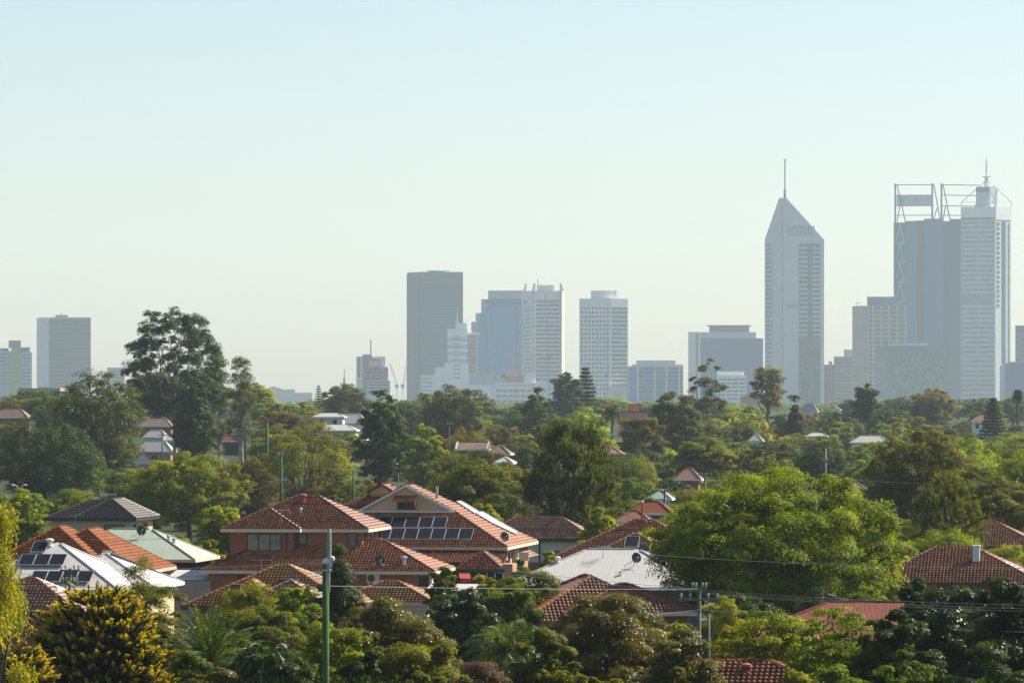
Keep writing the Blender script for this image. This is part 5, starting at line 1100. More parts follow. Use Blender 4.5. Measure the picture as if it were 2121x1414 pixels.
def palm(name, seed, h, L_=2.6, n=44, e0=(-10, 85), droop=1.0, lf=(.42, .035), lm='palm', trunk_r=.2, stiff=True, hang=.4, k=46):
    """feather palm: arching fronds with leaflets on both sides"""
    r = np.random.default_rng(seed); Ps, Ns, Ax, Ls, Ts = [], [], [], [], []; rb = MB()
    for i in range(n):
        a = i * 2.39996 + r.normal(0, .15); el = math.radians(e0[0] + (e0[1] - e0[0]) * ((i + .5) / n) ** .85); LL = L_ * r.uniform(.85, 1.08); f = np.linspace(0, 1, k)
        o = np.array([math.cos(a), math.sin(a), 0]); dx = math.cos(el); dz = math.sin(el)
        p = np.array([0, 0, h]) + o * (LL * (dx * f + .12 * f ** 2 * dz))[:, None] + np.array([0, 0, 1]) * (LL * (dz * f - droop * (.18 + .35 * dx) * f ** 2.2))[:, None]
        T = unit(np.gradient(p, axis=0)); s = unit(np.cross(T, [0, 0, 1.]) + 1e-6); up = np.cross(s, T); rb.tube(list(p[::6]) + [p[-1]], [.022] * (len(p[::6])) + [.006], 4, False)
        env = np.sin(np.pi * np.clip(f * .86 + .1, 0, 1)) ** .6
        for sd in (-1, 1):
            ax = T * .75 + s * sd * .8 + up * (.25 if stiff else -.1) - np.array([0, 0, hang]); ax = unit(ax + r.normal(0, .1, (k, 3))); LN = lf[0] * env * r.uniform(.85, 1.1, k)
            Ps.append((p + ax * LN[:, None] * .5)[4:]); Ax.append(ax[4:]); Ns.append((up + r.normal(0, .35, (k, 3)))[4:]); Ls.append(LN[4:]); Ts.append((np.full(k, r.normal(.5, .2)) + r.normal(0, .1, k))[4:])
    P = np.concatenate(Ps); V = leaves(P, np.concatenate(Ns), np.concatenate(Ls), lf[1], r, np.concatenate(Ax))
    root = empty(name, (0, 0, 0)); c = leaf_obj('crown', V, np.concatenate(Ts), L[lm], root); rb.build('frond_stems', M['fascia_green' if False else 'cooler_green'], c)
    pts = [(0, 0, h * i / 8) for i in range(9)]; MB().tube(pts, [trunk_r * (1.2 if i == 0 else 1 + .06 * (i % 2)) for i in range(9)], 10).build('trunk', M['bark_palm'], root, True); root['w'], root['h'] = 2 * L_ * .85, h + L_ * (.75 if e0[1] > 60 else .4)
    return root

def tufted(name, seed, w, h, lm='pine', n=420, base=.15, tl=1.1, per=42, bark='bark'):
    """casuarina or pine: brushes of needles pointing up and out along bare limbs"""
    r = np.random.default_rng(seed); rx = w / 2; Ps, Ax, Ts, tops = [], [], [], []
    def fn():
        z = base + (.95 - base) * r.beta(1.05, 1.25); e = math.sin(math.pi * min(1, (z - base) / (1 - base) * .82 + .16)) ** .7; a = r.uniform(0, 6.283); q = r.uniform(.25, 1) ** .6
        return np.array([q * e * math.cos(a), q * e * math.sin(a), z])
    cl = spread(r, 70, fn) * np.array([rx * .86, rx * .86, h])
    for i, c in enumerate(cl):
        if i < 30: tops.append(c)
        o = unit((c - np.array([0, 0, c[2] * .8 - .5])) [None])[0]
        for s in range(n // 70 + 1):
            st = c + rdir(r, 1)[0] * r.uniform(.1, 1) * rx * .27; d = unit((o * .7 + np.array([0, 0, .9]) + r.normal(0, .42, 3))[None])[0]; LL = tl * r.uniform(.5, 1.15); f = r.random(per)
            p = st + d * (f * LL)[:, None] + r.normal(0, .1 * tl, (per, 3)) * (1.1 - f * .6)[:, None]; Ps.append(p); Ax.append(np.tile(d, (per, 1)) + r.normal(0, .35, (per, 3))); Ts.append(.15 + .75 * f ** 1.5 + r.normal(0, .12, per))
    P = np.concatenate(Ps); V = leaves(P, rdir(r, len(P)), tl * r.uniform(.2, .4, len(P)), tl * .065, r, np.concatenate(Ax))
    root = empty(name, (0, 0, 0)); leaf_obj('crown', V, np.concatenate(Ts), L[lm], root); trunk_mesh(r, h, np.array(tops), .02 * h, .55, 0, 6, -.2).build('trunk', M[bark], root, True); root['w'], root['h'] = w, h
    return root

def norfolk(name, seed, w, h, lm='dark'):
    """tiered pine: whorls of flat branches, shorter towards the top"""
    r = np.random.default_rng(seed); Ps, Ns, Ts = [], [], []; mb = MB(); mb.tube([(0, 0, 0), (0, 0, h * .6), (0, 0, h)], [.02 * h, .012 * h, .02], 7)
    T_ = 15
    for t in range(T_):
        z = h * (.14 + .86 * (t / T_) ** .92); R = w / 2 * (1 - (t / T_)) ** .7 + .15
        for j in range(7):
            a = 6.283 * j / 7 + t * .7 + r.normal(0, .1); R_ = R * r.uniform(.8, 1.1); k = int(60 + 210 * R_ / (w / 2)); f = r.random(k) ** .7; o = np.array([math.cos(a), math.sin(a), 0]); s = np.array([-o[1], o[0], 0])
            p = np.array([0, 0, z]) + o * (f * R_)[:, None] + s * (r.normal(0, .16, k) * R_ * (1.1 - f * .6))[:, None] + np.array([0, 0, 1]) * (.12 * f ** 2 * R_ - .06 * f * R_ + r.normal(0, .03 * h / 10, k))[:, None]
            Ps.append(p); Ns.append(np.tile([0, 0, 1.], (k, 1)) + r.normal(0, .5, (k, 3))); Ts.append(.25 + .5 * f + r.normal(0, .12, k)); mb.tube([(0, 0, z), tuple(np.array([0, 0, z]) + o * R_ * .9)], [.02, .008], 4, False)
    P = np.concatenate(Ps); V = leaves(P, np.concatenate(Ns), r.uniform(.08, .15, len(P)) * w, .055 * w, r)
    root = empty(name, (0, 0, 0)); leaf_obj('crown', V, np.concatenate(Ts), L[lm], root); mb.build('trunk', M['bark'], root); root['w'], root['h'] = w, h
    return root

PROTO = {}; USED = set(); TREES = []    # TREES: picture ellipse of every tree, for finding the hidden ones
def recolor(root, lm):
    for c in root.children:
        if c.name.split('.')[0] == 'crown' and c.material_slots:
            c.material_slots[0].link = 'OBJECT'; c.material_slots[0].material = L[lm]
def place(root, px, ytop, wpx, d, label, cat='tree', group=None, rz=None, lm=None, hscale=None):
    """stand a tree on the ground so that its top and width come out as seen"""
    x = X(px, d); g = gz(x, d); H = Z(ytop, d) - g; W = wpx / FPX * d
    root.location = (x, d, g - .05); root.rotation_euler = (0, 0, rz if rz is not None else 0); root.scale = (W / root['w'], W / root['w'], H / root['h'])
    for k in ('w', 'h'):
        if k in root: del root[k]
    if lm: recolor(root, lm)
    tag(root, label, cat, group); TREES.append((root, px, ytop, wpx, d))
    return root
def own(gen, name, px, ytop, wpx, d, label, cat='tree', **kw):
    """a tree with a crown of its own, made at its true size"""
    x = X(px, d); H = Z(ytop, d) - gz(x, d); W = wpx / FPX * d
    if gen is palm: r = palm(name, kw.pop('seed'), H - kw.get('L_', 2.6) * kw.pop('rise', .75), **kw)
    else: r = gen(name, kw.pop('seed'), W, H, **kw)
    hh = r['h']; 
    if gen is palm: r['h'] = H; r['w'] = W
    return place(r, px, ytop, wpx, d, label, cat)

# foreground
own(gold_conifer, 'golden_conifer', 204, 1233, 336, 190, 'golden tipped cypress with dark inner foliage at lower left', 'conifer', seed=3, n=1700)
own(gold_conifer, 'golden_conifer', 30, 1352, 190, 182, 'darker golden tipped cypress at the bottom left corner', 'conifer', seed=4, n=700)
own(weeping, 'weeping_tree', -14, 1012, 200, 176, 'yellow green weeping tree cut by the left edge', seed=5, strands=1250)
own(broad, 'thin_gum_sapling', 296, 1150, 128, 232, 'olive sapling with loose twiggy crown before the white metal roof', seed=6, leaf=.12, K=40, sub=8, nl=62, base=.04, shape='column', rc=.3, flat=1.2, core=False, lm='olive', wide=.42, trunk_r=.07)
own(broad, 'thin_gum_sapling', 340, 1212, 110, 222, 'small wispy olive sapling left of the date palm', seed=61, leaf=.12, K=26, sub=8, nl=70, base=.1, shape='open', rc=.32, core=False, lm='olive', wide=.4, trunk_r=.06)
own(palm, 'date_palm', 432, 1236, 250, 192, 'date palm with stiff upright fronds right of the golden cypress', 'palm', seed=7, L_=3.0, n=56, e0=(5, 86), droop=.75, lf=(.36, .03), lm='palm', rise=.88)
own(palm, 'glossy_palm', 552, 1318, 220, 178, 'dark glossy drooping palm left of the green pole', 'palm', seed=8, L_=2.3, n=30, e0=(-15, 70), droop=2.0, lf=(.6, .06), lm='gloss', rise=.42, hang=.75, stiff=False)
own(broad, 'garden_shrub', 400, 1345, 150, 186, 'light green leafy shrub at the foot of the date palm', 'shrub', seed=9, leaf=0.111, K=24, nl=105, base=.1, shape='dome', lm='mid')
own(broad, 'garden_shrub', 610, 1372, 150, 176, 'dark shrub at the bottom edge below the glossy palm', 'shrub', seed=62, leaf=0.118, K=20, nl=105, base=.1, shape='dome', lm='dark')
own(broad, 'leafy_tree', 520, 1206, 150, 262, 'yellow green leafy tree before the ochre tile roof', seed=10, leaf=0.126, K=26, sub=7, nl=105, base=.2, shape='open', lm='yellow', rc=.3)
own(broad, 'leafy_tree', 612, 1213, 110, 258, 'yellow green leafy tree between the ochre roof and the dark conifer', seed=63, leaf=0.126, K=22, sub=7, nl=105, base=.2, shape='open', lm='bright', rc=.3)
own(broad, 'low_bushy_tree', 545, 1256, 200, 228, 'dense olive bushy tree right of the date palm', seed=11, leaf=0.104, K=40, sub=8, nl=140, base=.1, shape='dome', lm='olive', rc=.24)
own(broad, 'dark_conifer', 703, 1126, 104, 282, 'dark green pointed conifer right behind the green pole', 'conifer', seed=12, leaf=0.111, K=46, sub=7, nl=122, base=.08, shape='cone', lm='dark', rc=.3, flat=1.1)
own(broad, 'domed_bush', 800, 1238, 290, 206, 'big domed bush with glossy olive brown leaves right of the pole', seed=13, leaf=0.111, K=64, sub=9, nl=166, base=.06, shape='dome', lm='brownish', rc=.2, wide=.5)
own(broad, 'domed_bush', 690, 1290, 200, 194, 'yellow green mounded bush behind the green pole foot', seed=14, leaf=0.104, K=50, sub=8, nl=140, base=.06, shape='dome', lm='yellow', rc=.22)
own(broad, 'domed_bush', 845, 1330, 250, 184, 'lower domed bush with green and brown leaves at the bottom edge', seed=64, leaf=0.111, K=50, sub=8, nl=140, base=.06, shape='dome', lm='olive', rc=.22)
own(broad, 'domed_bush', 742, 1345, 120, 180, 'dark green shrub in front of the big domed bush', seed=65, leaf=0.126, K=26, sub=7, nl=105, base=.06, shape='dome', lm='dark', rc=.26)
own(broad, 'glossy_tree', 955, 1216, 150, 236, 'dark glossy leaved tree right of the ochre garage', seed=15, leaf=0.126, K=40, sub=8, nl=122, base=.12, lm='gloss', rc=.26)
own(broad, 'glossy_tree', 915, 1172, 72, 300, 'small dark leafy tree left of the red awning', seed=66, leaf=0.126, K=20, sub=7, nl=87, base=.2, shape='open', lm='mid')
own(broad, 'leafy_tree', 1008, 1190, 70, 298, 'small yellow green tree right of the red awning', seed=67, leaf=0.126, K=20, sub=7, nl=87, base=.2, shape='open', lm='yellow')
own(broad, 'leafy_tree', 1095, 1180, 140, 282, 'yellow green tree in front of the silver metal roof, left end', seed=16, leaf=0.126, K=34, sub=7, nl=105, base=.15, lm='olive', shape='open', rc=.28)
own(broad, 'leafy_tree', 1060, 1212, 130, 250, 'dense mid green tree behind the drooping palm', seed=68, leaf=0.118, K=34, sub=7, nl=122, base=.15, lm='mid', rc=.27)
own(palm, 'feather_palm', 1050, 1262, 190, 196, 'drooping feather palm with fine pale leaflets near the bottom centre', 'palm', seed=17, L_=2.7, n=38, e0=(-10, 78), droop=1.7, lf=(.62, .035), lm='palm', rise=.62, hang=.85, stiff=False)
own(broad, 'brown_tinted_tree', 1258, 1228, 310, 212, 'broad tree with red brown tinted leaves at bottom centre right', seed=18, leaf=0.111, K=60, sub=9, nl=157, base=.06, shape='dome', lm='brownish', rc=.21)
own(broad, 'brown_tinted_tree', 1405, 1302, 190, 197, 'olive brown tree at the bottom, right of the broad red brown one', seed=19, leaf=0.111, K=46, sub=8, nl=140, base=.06, shape='dome', lm='brownish', rc=.23)
own(broad, 'brown_tinted_tree', 1120, 1300, 170, 190, 'dark olive tree at the bottom between palm and red brown tree', seed=69, leaf=0.111, K=40, sub=8, nl=140, base=.06, shape='dome', lm='olive', rc=.24)
own(broad, 'purple_shrub', 1005, 1368, 170, 178, 'dusky purple brown shrub at the bottom edge', 'shrub', seed=20, leaf=0.074, K=34, sub=8, nl=157, base=.05, shape='dome', lm='purple', rc=.25)
own(broad, 'fine_leaved_shrub', 1494, 1233, 122, 244, 'fine leaved yellow green bushy tree beside the wooden pole', seed=21, leaf=0.096, K=36, sub=8, nl=140, base=.08, lm='yellow', rc=.26, wide=.35)
own(broad, 'banana_plant', 1402, 1288, 50, 232, 'broad leaved banana plant left of the wooden pole', 'plant', seed=22, leaf=.6, K=8, sub=3, nl=6, base=.2, lm='bright', rc=.5, core=False, wide=.3, limbs=5)
own(broad, 'feathery_tree', 1600, 1262, 240, 206, 'light yellow green feathery tree at the bottom right of centre', seed=23, leaf=0.118, K=44, sub=8, nl=96, base=.1, shape='flat', lm='yellow', rc=.25, flat=.55, limbs=24)
own(broad, 'feathery_tree', 1738, 1258, 220, 200, 'branchy light green tree before the red metal roof', seed=24, leaf=0.118, K=40, sub=7, nl=80, base=.1, shape='open', lm='bright', rc=.26, flat=.6, limbs=30)
own(broad, 'feathery_tree', 1815, 1302, 180, 190, 'low olive green tree at the bottom, left of the dark glossy trees', seed=70, leaf=0.118, K=34, sub=7, nl=105, base=.08, shape='dome', lm='mid', rc=.26)
own(broad, 'dark_glossy_tree', 1975, 1216, 260, 202, 'large dark tree with glinting leaves at lower right', seed=25, leaf=0.126, K=60, sub=9, nl=140, base=.06, lm='gloss', rc=.22)
own(broad, 'dark_glossy_tree', 2085, 1196, 190, 196, 'dark glinting tree cut by the right edge at the bottom', seed=26, leaf=0.126, K=50, sub=8, nl=140, base=.06, lm='gloss', rc=.23)
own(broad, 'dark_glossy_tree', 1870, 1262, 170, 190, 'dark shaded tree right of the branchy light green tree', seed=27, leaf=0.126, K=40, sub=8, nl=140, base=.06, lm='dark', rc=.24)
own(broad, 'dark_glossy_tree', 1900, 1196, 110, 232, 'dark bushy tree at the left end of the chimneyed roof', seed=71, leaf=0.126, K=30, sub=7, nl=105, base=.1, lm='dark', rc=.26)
# around the houses
own(broad, 'big_spreading_tree', 1612, 974, 515, 284, 'huge bright green spreading tree right of centre', seed=30, leaf=0.148, K=120, sub=11, nl=108, base=.1, shape='dome', lm='bright', rc=.17, flat=.85, trunk_r=.5, limbs=40, bark='bark')
own(broad, 'round_bright_tree', 392, 938, 246, 520, 'round bright green tree behind the dark tiled house', seed=31, leaf=0.216, K=64, sub=9, nl=75, base=.1, lm='bright', rc=.21, flat=.75)
own(broad, 'side_tree', 462, 1048, 120, 430, 'lower bright green tree at the right foot of the round bright one', seed=72, leaf=0.192, K=34, sub=7, nl=75, base=.12, lm='bright', rc=.25)
own(broad, 'side_tree', 440, 1116, 58, 380, 'small yellow shrub left of the brick house wall', 'shrub', seed=73, leaf=0.160, K=16, nl=60, base=.1, lm='yellow', rc=.32)
own(broad, 'bright_left_tree', 48, 1012, 130, 440, 'bright green tree behind the weeping tree at left', seed=32, leaf=0.192, K=40, sub=8, nl=75, base=.12, lm='bright', rc=.24)
own(broad, 'glossy_round_tree', 985, 954, 205, 440, 'green tree with bright glinting leaves right behind the gabled roof', seed=33, leaf=0.192, K=56, sub=9, nl=75, base=.12, lm='olive', rc=.22, flat=.8)
own(broad, 'lime_shrub', 1008, 1042, 80, 392, 'lime green bushy shrub behind the pale collector panels', 'shrub', seed=34, leaf=0.144, K=26, nl=105, base=.1, lm='yellow', rc=.28)
own(tufted, 'casuarina', 1183, 876, 210, 430, 'tall dark casuarina with upright tufts in the middle', seed=35, n=2600, tl=.95, per=40, base=.05)
own(broad, 'lime_shrub', 1246, 1050, 90, 396, 'yellow green rounded tree between the speckled roof and the thin flue', seed=36, leaf=0.160, K=26, nl=105, base=.1, lm='yellow', rc=.28)
own(broad, 'creeper_shrub', 1212, 1118, 56, 380, 'bright creeper shrub against the white walled house', 'shrub', seed=74, leaf=0.128, K=14, nl=75, base=.05, lm='bright', rc=.34)
own(tufted, 'dark_pine', 1962, 984, 170, 376, 'dark green pine with horizontal boughs above the hedge at right', 'pine', seed=37, n=900, tl=.8, per=44)
own(broad, 'round_olive_tree', 1908, 890, 232, 480, 'big round olive tree with golden lit clumps at right', seed=38, leaf=0.208, K=90, sub=8, nl=81, base=.08, lm='olive', rc=.17, flat=.9)
own(broad, 'garden_hedge', 1948, 1096, 170, 352, 'clipped bright green hedge behind the chimneyed roof', 'hedge', seed=39, leaf=0.128, K=46, nl=90, base=.02, shape='flat', lm='bright', rc=.3)
own(broad, 'garden_hedge', 2090, 1126, 140, 356, 'yellow green hedge at the right of the white chimney', 'hedge', seed=40, leaf=0.128, K=36, nl=90, base=.02, shape='flat', lm='yellow', rc=.3)
own(broad, 'olive_gum', 2070, 985, 190, 446, 'olive gum behind the rear tiled roof at the right edge', seed=41, leaf=0.192, K=50, sub=8, nl=75, base=.15, lm='olive', rc=.23)
own(broad, 'open_tree', 628, 872, 178, 560, 'open olive tree with visible dark limbs right of the green pole', seed=42, leaf=0.224, K=44, sub=7, nl=51, base=.15, shape='open', lm='olive', rc=.24, core=False, limbs=34)
own(broad, 'dark_fig', 92, 868, 232, 640, 'very dark dense fig at left with upright leaf columns', seed=43, leaf=0.240, K=60, sub=8, nl=75, base=.05, lm='dark', rc=.2, flat=1.3)
own(broad, 'large_gum', 198, 768, 196, 720, 'large olive gum in front of the left hillside houses', seed=44, leaf=0.272, K=70, sub=8, nl=69, base=.1, lm='gum', rc=.2, flat=.85, bark='bark_pale')
own(broad, 'skyline_gum', 362, 643, 200, 830, 'tallest gum on the left skyline with clumped dark airy crown', seed=45, leaf=.34, K=78, sub=8, nl=85, base=.32, lm='dark', rc=.165, flat=.95, core=False, bark='bark_pale', limbs=50, trunk_r=.45, fork=.4)
own(broad, 'hillside_gum', 330, 770, 150, 1060, 'dark bushy gum filling below the tallest skyline gum', seed=145, leaf=.34, K=44, sub=8, nl=60, base=.05, lm='gum', rc=.24)
own(broad, 'hillside_gum', 430, 775, 90, 1100, 'grey green gum right below the tallest skyline gum', seed=146, leaf=.34, K=36, sub=8, nl=60, base=.05, lm='gum', rc=.27)
own(broad, 'slender_gum', 500, 738, 68, 860, 'slender airy gum right of the tallest skyline gum', seed=46, leaf=0.272, K=30, sub=7, nl=54, base=.2, lm='gum', rc=.36, flat=1.2, shape='open', core=False, bark='bark_pale', limbs=22)
own(broad, 'slender_gum', 455, 752, 56, 870, 'airy gum between the tallest gum and the slender one', seed=75, leaf=0.272, K=28, sub=7, nl=54, base=.1, lm='gum', rc=.36, flat=1.2, shape='open', core=False, bark='bark_pale', limbs=18)
own(broad, 'hillside_conifer', 402, 782, 92, 800, 'dark tall conifer between the hillside houses', 'conifer', seed=47, leaf=0.272, K=60, sub=7, nl=69, base=.03, lm='dark', rc=.22, shape='column', flat=1.1)
own(broad, 'dark_gum', 795, 808, 122, 690, 'tall dark domed gum left of centre with pale trunks', seed=48, leaf=0.264, K=56, sub=8, nl=69, base=.08, lm='dark', rc=.21, bark='bark_pale', shape='column')
own(broad, 'bright_far_tree', 880, 880, 95, 680, 'bright green rounded tree right of the tall dark domed gum', seed=49, leaf=0.240, K=36, sub=7, nl=69, base=.08, lm='bright', rc=.24)
own(broad, 'skyline_open_gum', 1466, 742, 80, 1150, 'sparse gum with separate clumps before the grey blue office block', seed=50, leaf=.42, K=34, sub=7, nl=60, base=.2, lm='gum', rc=.25, flat=.8, shape='open', core=False, limbs=26, bark='bark_pale')
own(broad, 'lone_skyline_tree', 1590, 760, 74, 1250, 'lone tree with a bare trunk at the foot of the pointed tower', seed=51, leaf=0.400, K=20, sub=6, nl=54, base=.45, lm='khaki', rc=.3, flat=.8, limbs=14, trunk_r=.5, fork=.5)
own(norfolk, 'norfolk_pine', 1213, 756, 66, 1500, 'dark tiered norfolk pine before the white gridded tower', 'pine', seed=52)
own(broad, 'skyline_fig', 1172, 772, 74, 1450, 'dark grey green rounded tree left of the norfolk pine', seed=53, leaf=0.480, K=30, sub=7, nl=60, base=.05, lm='dark', rc=.26)
own(norfolk, 'norfolk_pine', 660, 795, 28, 1600, 'small norfolk pine on the horizon left of the red and white block', 'pine', seed=54)
own(norfolk, 'norfolk_pine', 2057, 820, 64, 1200, 'tiered norfolk pine beside the terracotta villa', 'pine', seed=55)
own(broad, 'skyline_broad_gum', 720, 795, 108, 1350, 'broad olive gum below the red and white block', seed=56, leaf=0.480, K=36, sub=7, nl=60, base=.05, lm='gum', rc=.24)
own(broad, 'skyline_broad_gum', 935, 798, 150, 1000, 'broad dark olive gum below the stepped white building', seed=57, leaf=0.384, K=50, sub=8, nl=60, base=.05, lm='gum', rc=.21)
own(broad, 'skyline_dark_gum', 1106, 802, 62, 1100, 'dark gum with separate crowns below the horned tower', seed=58, leaf=0.400, K=26, sub=7, nl=51, base=.15, lm='gum', rc=.24, shape='open')
own(broad, 'skyline_dark_gum', 1795, 794, 66, 1250, 'dark rounded crown at the foot of the ribbed tower', seed=59, leaf=0.440, K=30, sub=7, nl=60, base=.05, lm='gum', rc=.27)
own(broad, 'skyline_broad_gum', 1930, 804, 96, 1400, 'olive gum below the checkered glass block', seed=60, leaf=0.480, K=34, sub=7, nl=57, base=.05, lm='khaki', rc=.25)
own(palm, 'tall_fan_palm', 508, 790, 34, 940, 'tall thin palm with a shaggy head below the slender gum', 'palm', seed=76, L_=1.7, n=26, e0=(-60, 80), droop=1.2, lf=(.7, .12), lm='khaki', rise=.6, trunk_r=.28)
own(palm, 'tall_fan_palm', 2108, 808, 26, 1200, 'palm silhouette near the right edge below the dark tower', 'palm', seed=77, L_=1.7, n=26, e0=(-50, 80), droop=1.2, lf=(.8, .16), lm='dark', rise=.6, trunk_r=.3)
own(palm, 'feather_palm', 1268, 840, 52, 1150, 'dark palm left of the dull red building', 'palm', seed=78, L_=3, n=30, e0=(-30, 80), droop=1.3, lf=(.9, .12), lm='dark', rise=.6, trunk_r=.3)
own(broad, 'brown_round_tree', 1330, 865, 100, 900, 'brownish round topped tree below the dull red building', seed=79, leaf=0.336, K=44, sub=7, nl=60, base=.05, lm='khaki', rc=.22)
own(broad, 'dark_belt_tree', 1400, 812, 112, 950, 'dark olive tree below the blue balcony block', seed=80, leaf=0.360, K=48, sub=8, nl=60, base=.05, lm='gum', rc=.22)
own(broad, 'conical_tree', 1645, 818, 52, 1150, 'grey green pointed tree below the pointed tower', seed=81, leaf=0.400, K=34, sub=7, nl=54, base=.05, lm='gum', rc=.28, shape='cone')
own(broad, 'wide_belt_tree', 1460, 905, 120, 760, 'wide light olive tree in the belt above the big green tree', seed=82, leaf=0.288, K=46, sub=8, nl=63, base=.08, lm='olive', rc=.23, flat=.65)


for px, yt, w_, d_, lm_, lb in ((232, 1262, 110, 232, 'mid', 'mid green shrub right behind the golden cypress'), (310, 1268, 110, 214, 'olive', 'olive shrub left of the date palm, below the wispy sapling'), (352, 1300, 90, 206, 'khaki', 'khaki shrub at the left foot of the date palm'),
        (470, 1300, 100, 216, 'mid', 'mid green shrub behind the date palm fronds'), (640, 1268, 90, 240, 'mid', 'mid green shrub right of the olive bushy tree'), (905, 1262, 90, 262, 'dark', 'dark shrub before the cream garage wall'), (900, 1388, 120, 172, 'olive', 'olive shrub at the bottom edge below the lower domed bush'),
        (1330, 1296, 120, 240, 'mid', 'mid green shrub below the shaded maroon roof'), (1420, 1290, 110, 246, 'dark', 'dark shrub behind the wooden pole'), (1520, 1322, 130, 214, 'olive', 'olive shrub right of the short grey post'), (1655, 1300, 120, 226, 'mid', 'mid green shrub between the two feathery trees'),
        (1655, 1388, 130, 182, 'yellow', 'yellow green shrub at the bottom below the feathery tree'), (1745, 1378, 150, 178, 'mid', 'mid green shrub at the bottom edge below the branchy tree'), (1300, 1382, 160, 176, 'brownish', 'brownish shrub at the bottom edge below the red brown tree'),
        (1210, 1370, 130, 180, 'olive', 'olive shrub at the bottom edge right of the feather palm'), (1880, 1345, 170, 178, 'mid', 'mid green shrub at the bottom below the dark shaded tree'), (2040, 1330, 200, 178, 'dark', 'dark shrub at the bottom right corner'), (440, 1380, 150, 172, 'brownish', 'brown green shrub at the bottom below the date palm'),
        (1135, 1140, 60, 330, 'yellow', 'yellow green shrub by the white walled house corner'), (1080, 1158, 60, 330, 'mid', 'mid green shrub beside the brick pier of the gabled house'), (430, 1180, 56, 345, 'mid', 'small shrub beside the grey ribbed shed'), (1010, 1225, 70, 280, 'dark', 'dark shrub below the red awning'),
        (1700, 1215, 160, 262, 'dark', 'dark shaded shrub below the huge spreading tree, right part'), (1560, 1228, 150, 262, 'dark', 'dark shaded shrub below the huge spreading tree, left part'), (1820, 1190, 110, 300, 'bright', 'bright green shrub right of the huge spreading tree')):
    own(broad, 'garden_shrub', px, yt, w_, d_, lb, 'shrub', seed=int(px + yt), leaf=.12, K=26, sub=8, nl=90, base=.04, shape='dome', lm=lm_, rc=.26, limbs=8)
# ------------------------------------------------------------------ the belt of trees between the houses and the city
def proto(kind, i):
    k = (kind, i)
    if k not in PROTO:
        s = 300 + i * 17 + sum(map(ord, kind))
        a = dict(near_round=dict(w=9, h=9, leaf=.21, K=44, sub=8, nl=70, base=.05, rc=.24), near_open=dict(w=9, h=10, leaf=.21, K=42, sub=8, nl=60, base=.06, rc=.27, shape='open'),
                 near_dome=dict(w=10, h=8, leaf=.21, K=48, sub=8, nl=66, base=.03, rc=.22, shape='dome', flat=.7), near_column=dict(w=6, h=10, leaf=.2, K=38, sub=8, nl=60, base=.04, rc=.3, shape='column', flat=1.1),
                 far_round=dict(w=9, h=9, leaf=.4, K=34, sub=7, nl=34, base=.03, rc=.26), far_open=dict(w=9, h=10, leaf=.4, K=34, sub=7, nl=32, base=.04, rc=.29, shape='open'),
                 far_dome=dict(w=10, h=8, leaf=.4, K=36, sub=7, nl=34, base=.02, rc=.24, shape='dome', flat=.7), far_column=dict(w=6, h=10, leaf=.4, K=30, sub=7, nl=32, base=.03, rc=.3, shape='column', flat=1.1))[kind]
        PROTO[k] = broad('tree', s, **a)
    return PROTO[k]
SKY = [(0, 790), (40, 760), (100, 800), (260, 800), (270, 700), (460, 740), (535, 790), (545, 832), (640, 832), (650, 808), (760, 812), (800, 815), (845, 822), (860, 812), (900, 800), (985, 812), (1010, 838), (1075, 838), (1140, 812), (1200, 790), (1260, 818),
       (1300, 834), (1370, 830), (1420, 812), (1500, 832), (1600, 846), (1700, 842), (1740, 832), (1780, 806), (1830, 822), (1900, 818), (1985, 836), (2000, 816), (2060, 822), (2121, 812)]
def skyl(px):
    for (a, b), (c, d) in zip(SKY, SKY[1:]):
        if a <= px <= c: return b + (d - b) * (px - a) / (c - a)
    return 815
rr = random.Random(5)
def blocked(px, yt, w, d):
    for x0, y0, x1, y1, kd in KEEP:
        if d < kd - 4:
            ox = min(px + w * .46, x1) - max(px - w * .46, x0); bottom = YH + ZC / d * FPX
            if ox > .12 * min(w, x1 - x0) and yt < y1 - 3: return True
    return False
HOUSEKEEP = list(KEEP)
for r_, px, yt, wp, d in TREES:
    if 400 < d < 1600: bot = YH + (ZC - gz(X(px, d), d)) / d * FPX; q = .45 if d < 720 else .32; keep(px - wp * q, yt + 4, px + wp * q, yt + (bot - yt) * (.7 if d < 720 else .5), d)
cand = []
for d0, d1, step, hh, ww in ((388, 430, 6.0, (5, 8), (5, 8)), (430, 500, 6.0, (5.5, 9), (6, 9)), (500, 580, 6.0, (6, 10), (6, 10)), (580, 680, 6.5, (6, 11), (6, 11)), (680, 800, 7.0, (6, 11), (7, 11)), (800, 950, 7.0, (6, 11), (7, 12)),
                          (950, 1130, 7.5, (6, 11), (7, 12)), (1130, 1350, 8, (7, 11), (8, 13)), (1350, 1650, 9.5, (7, 12), (9, 14)), (1650, 2050, 12, (7, 12), (10, 15)), (2050, 2700, 15, (8, 12), (12, 17))):
    d = (d0 + d1) / 2; half = d * .113; n = int(2 * half / (step * .52))
    for i in range(n):
        dd = rr.uniform(d0, d1); x = -half + 2 * half * (i + rr.uniform(.1, .9)) / n; px = CX + x / dd * FPX
        h_ = rr.uniform(*hh) * 1.08; w_ = rr.uniform(*ww) * 1.22; g = gz(x, dd); yt = YH + (ZC - g - h_) / dd * FPX; wp = w_ / dd * FPX
        lim = skyl(px)
        if yt < lim:
            yt = lim + rr.uniform(0, 10); h_ = Z(yt, dd) - g
            if h_ < 3.5: continue
        for tryn in range(3):
            if not blocked(px, yt, wp, dd): break
            h_ *= .72; wp *= .85; yt = YH + (ZC - g - h_) / dd * FPX
        else: continue
        if h_ < 2.2: continue
        cand.append((px, yt, wp, dd))
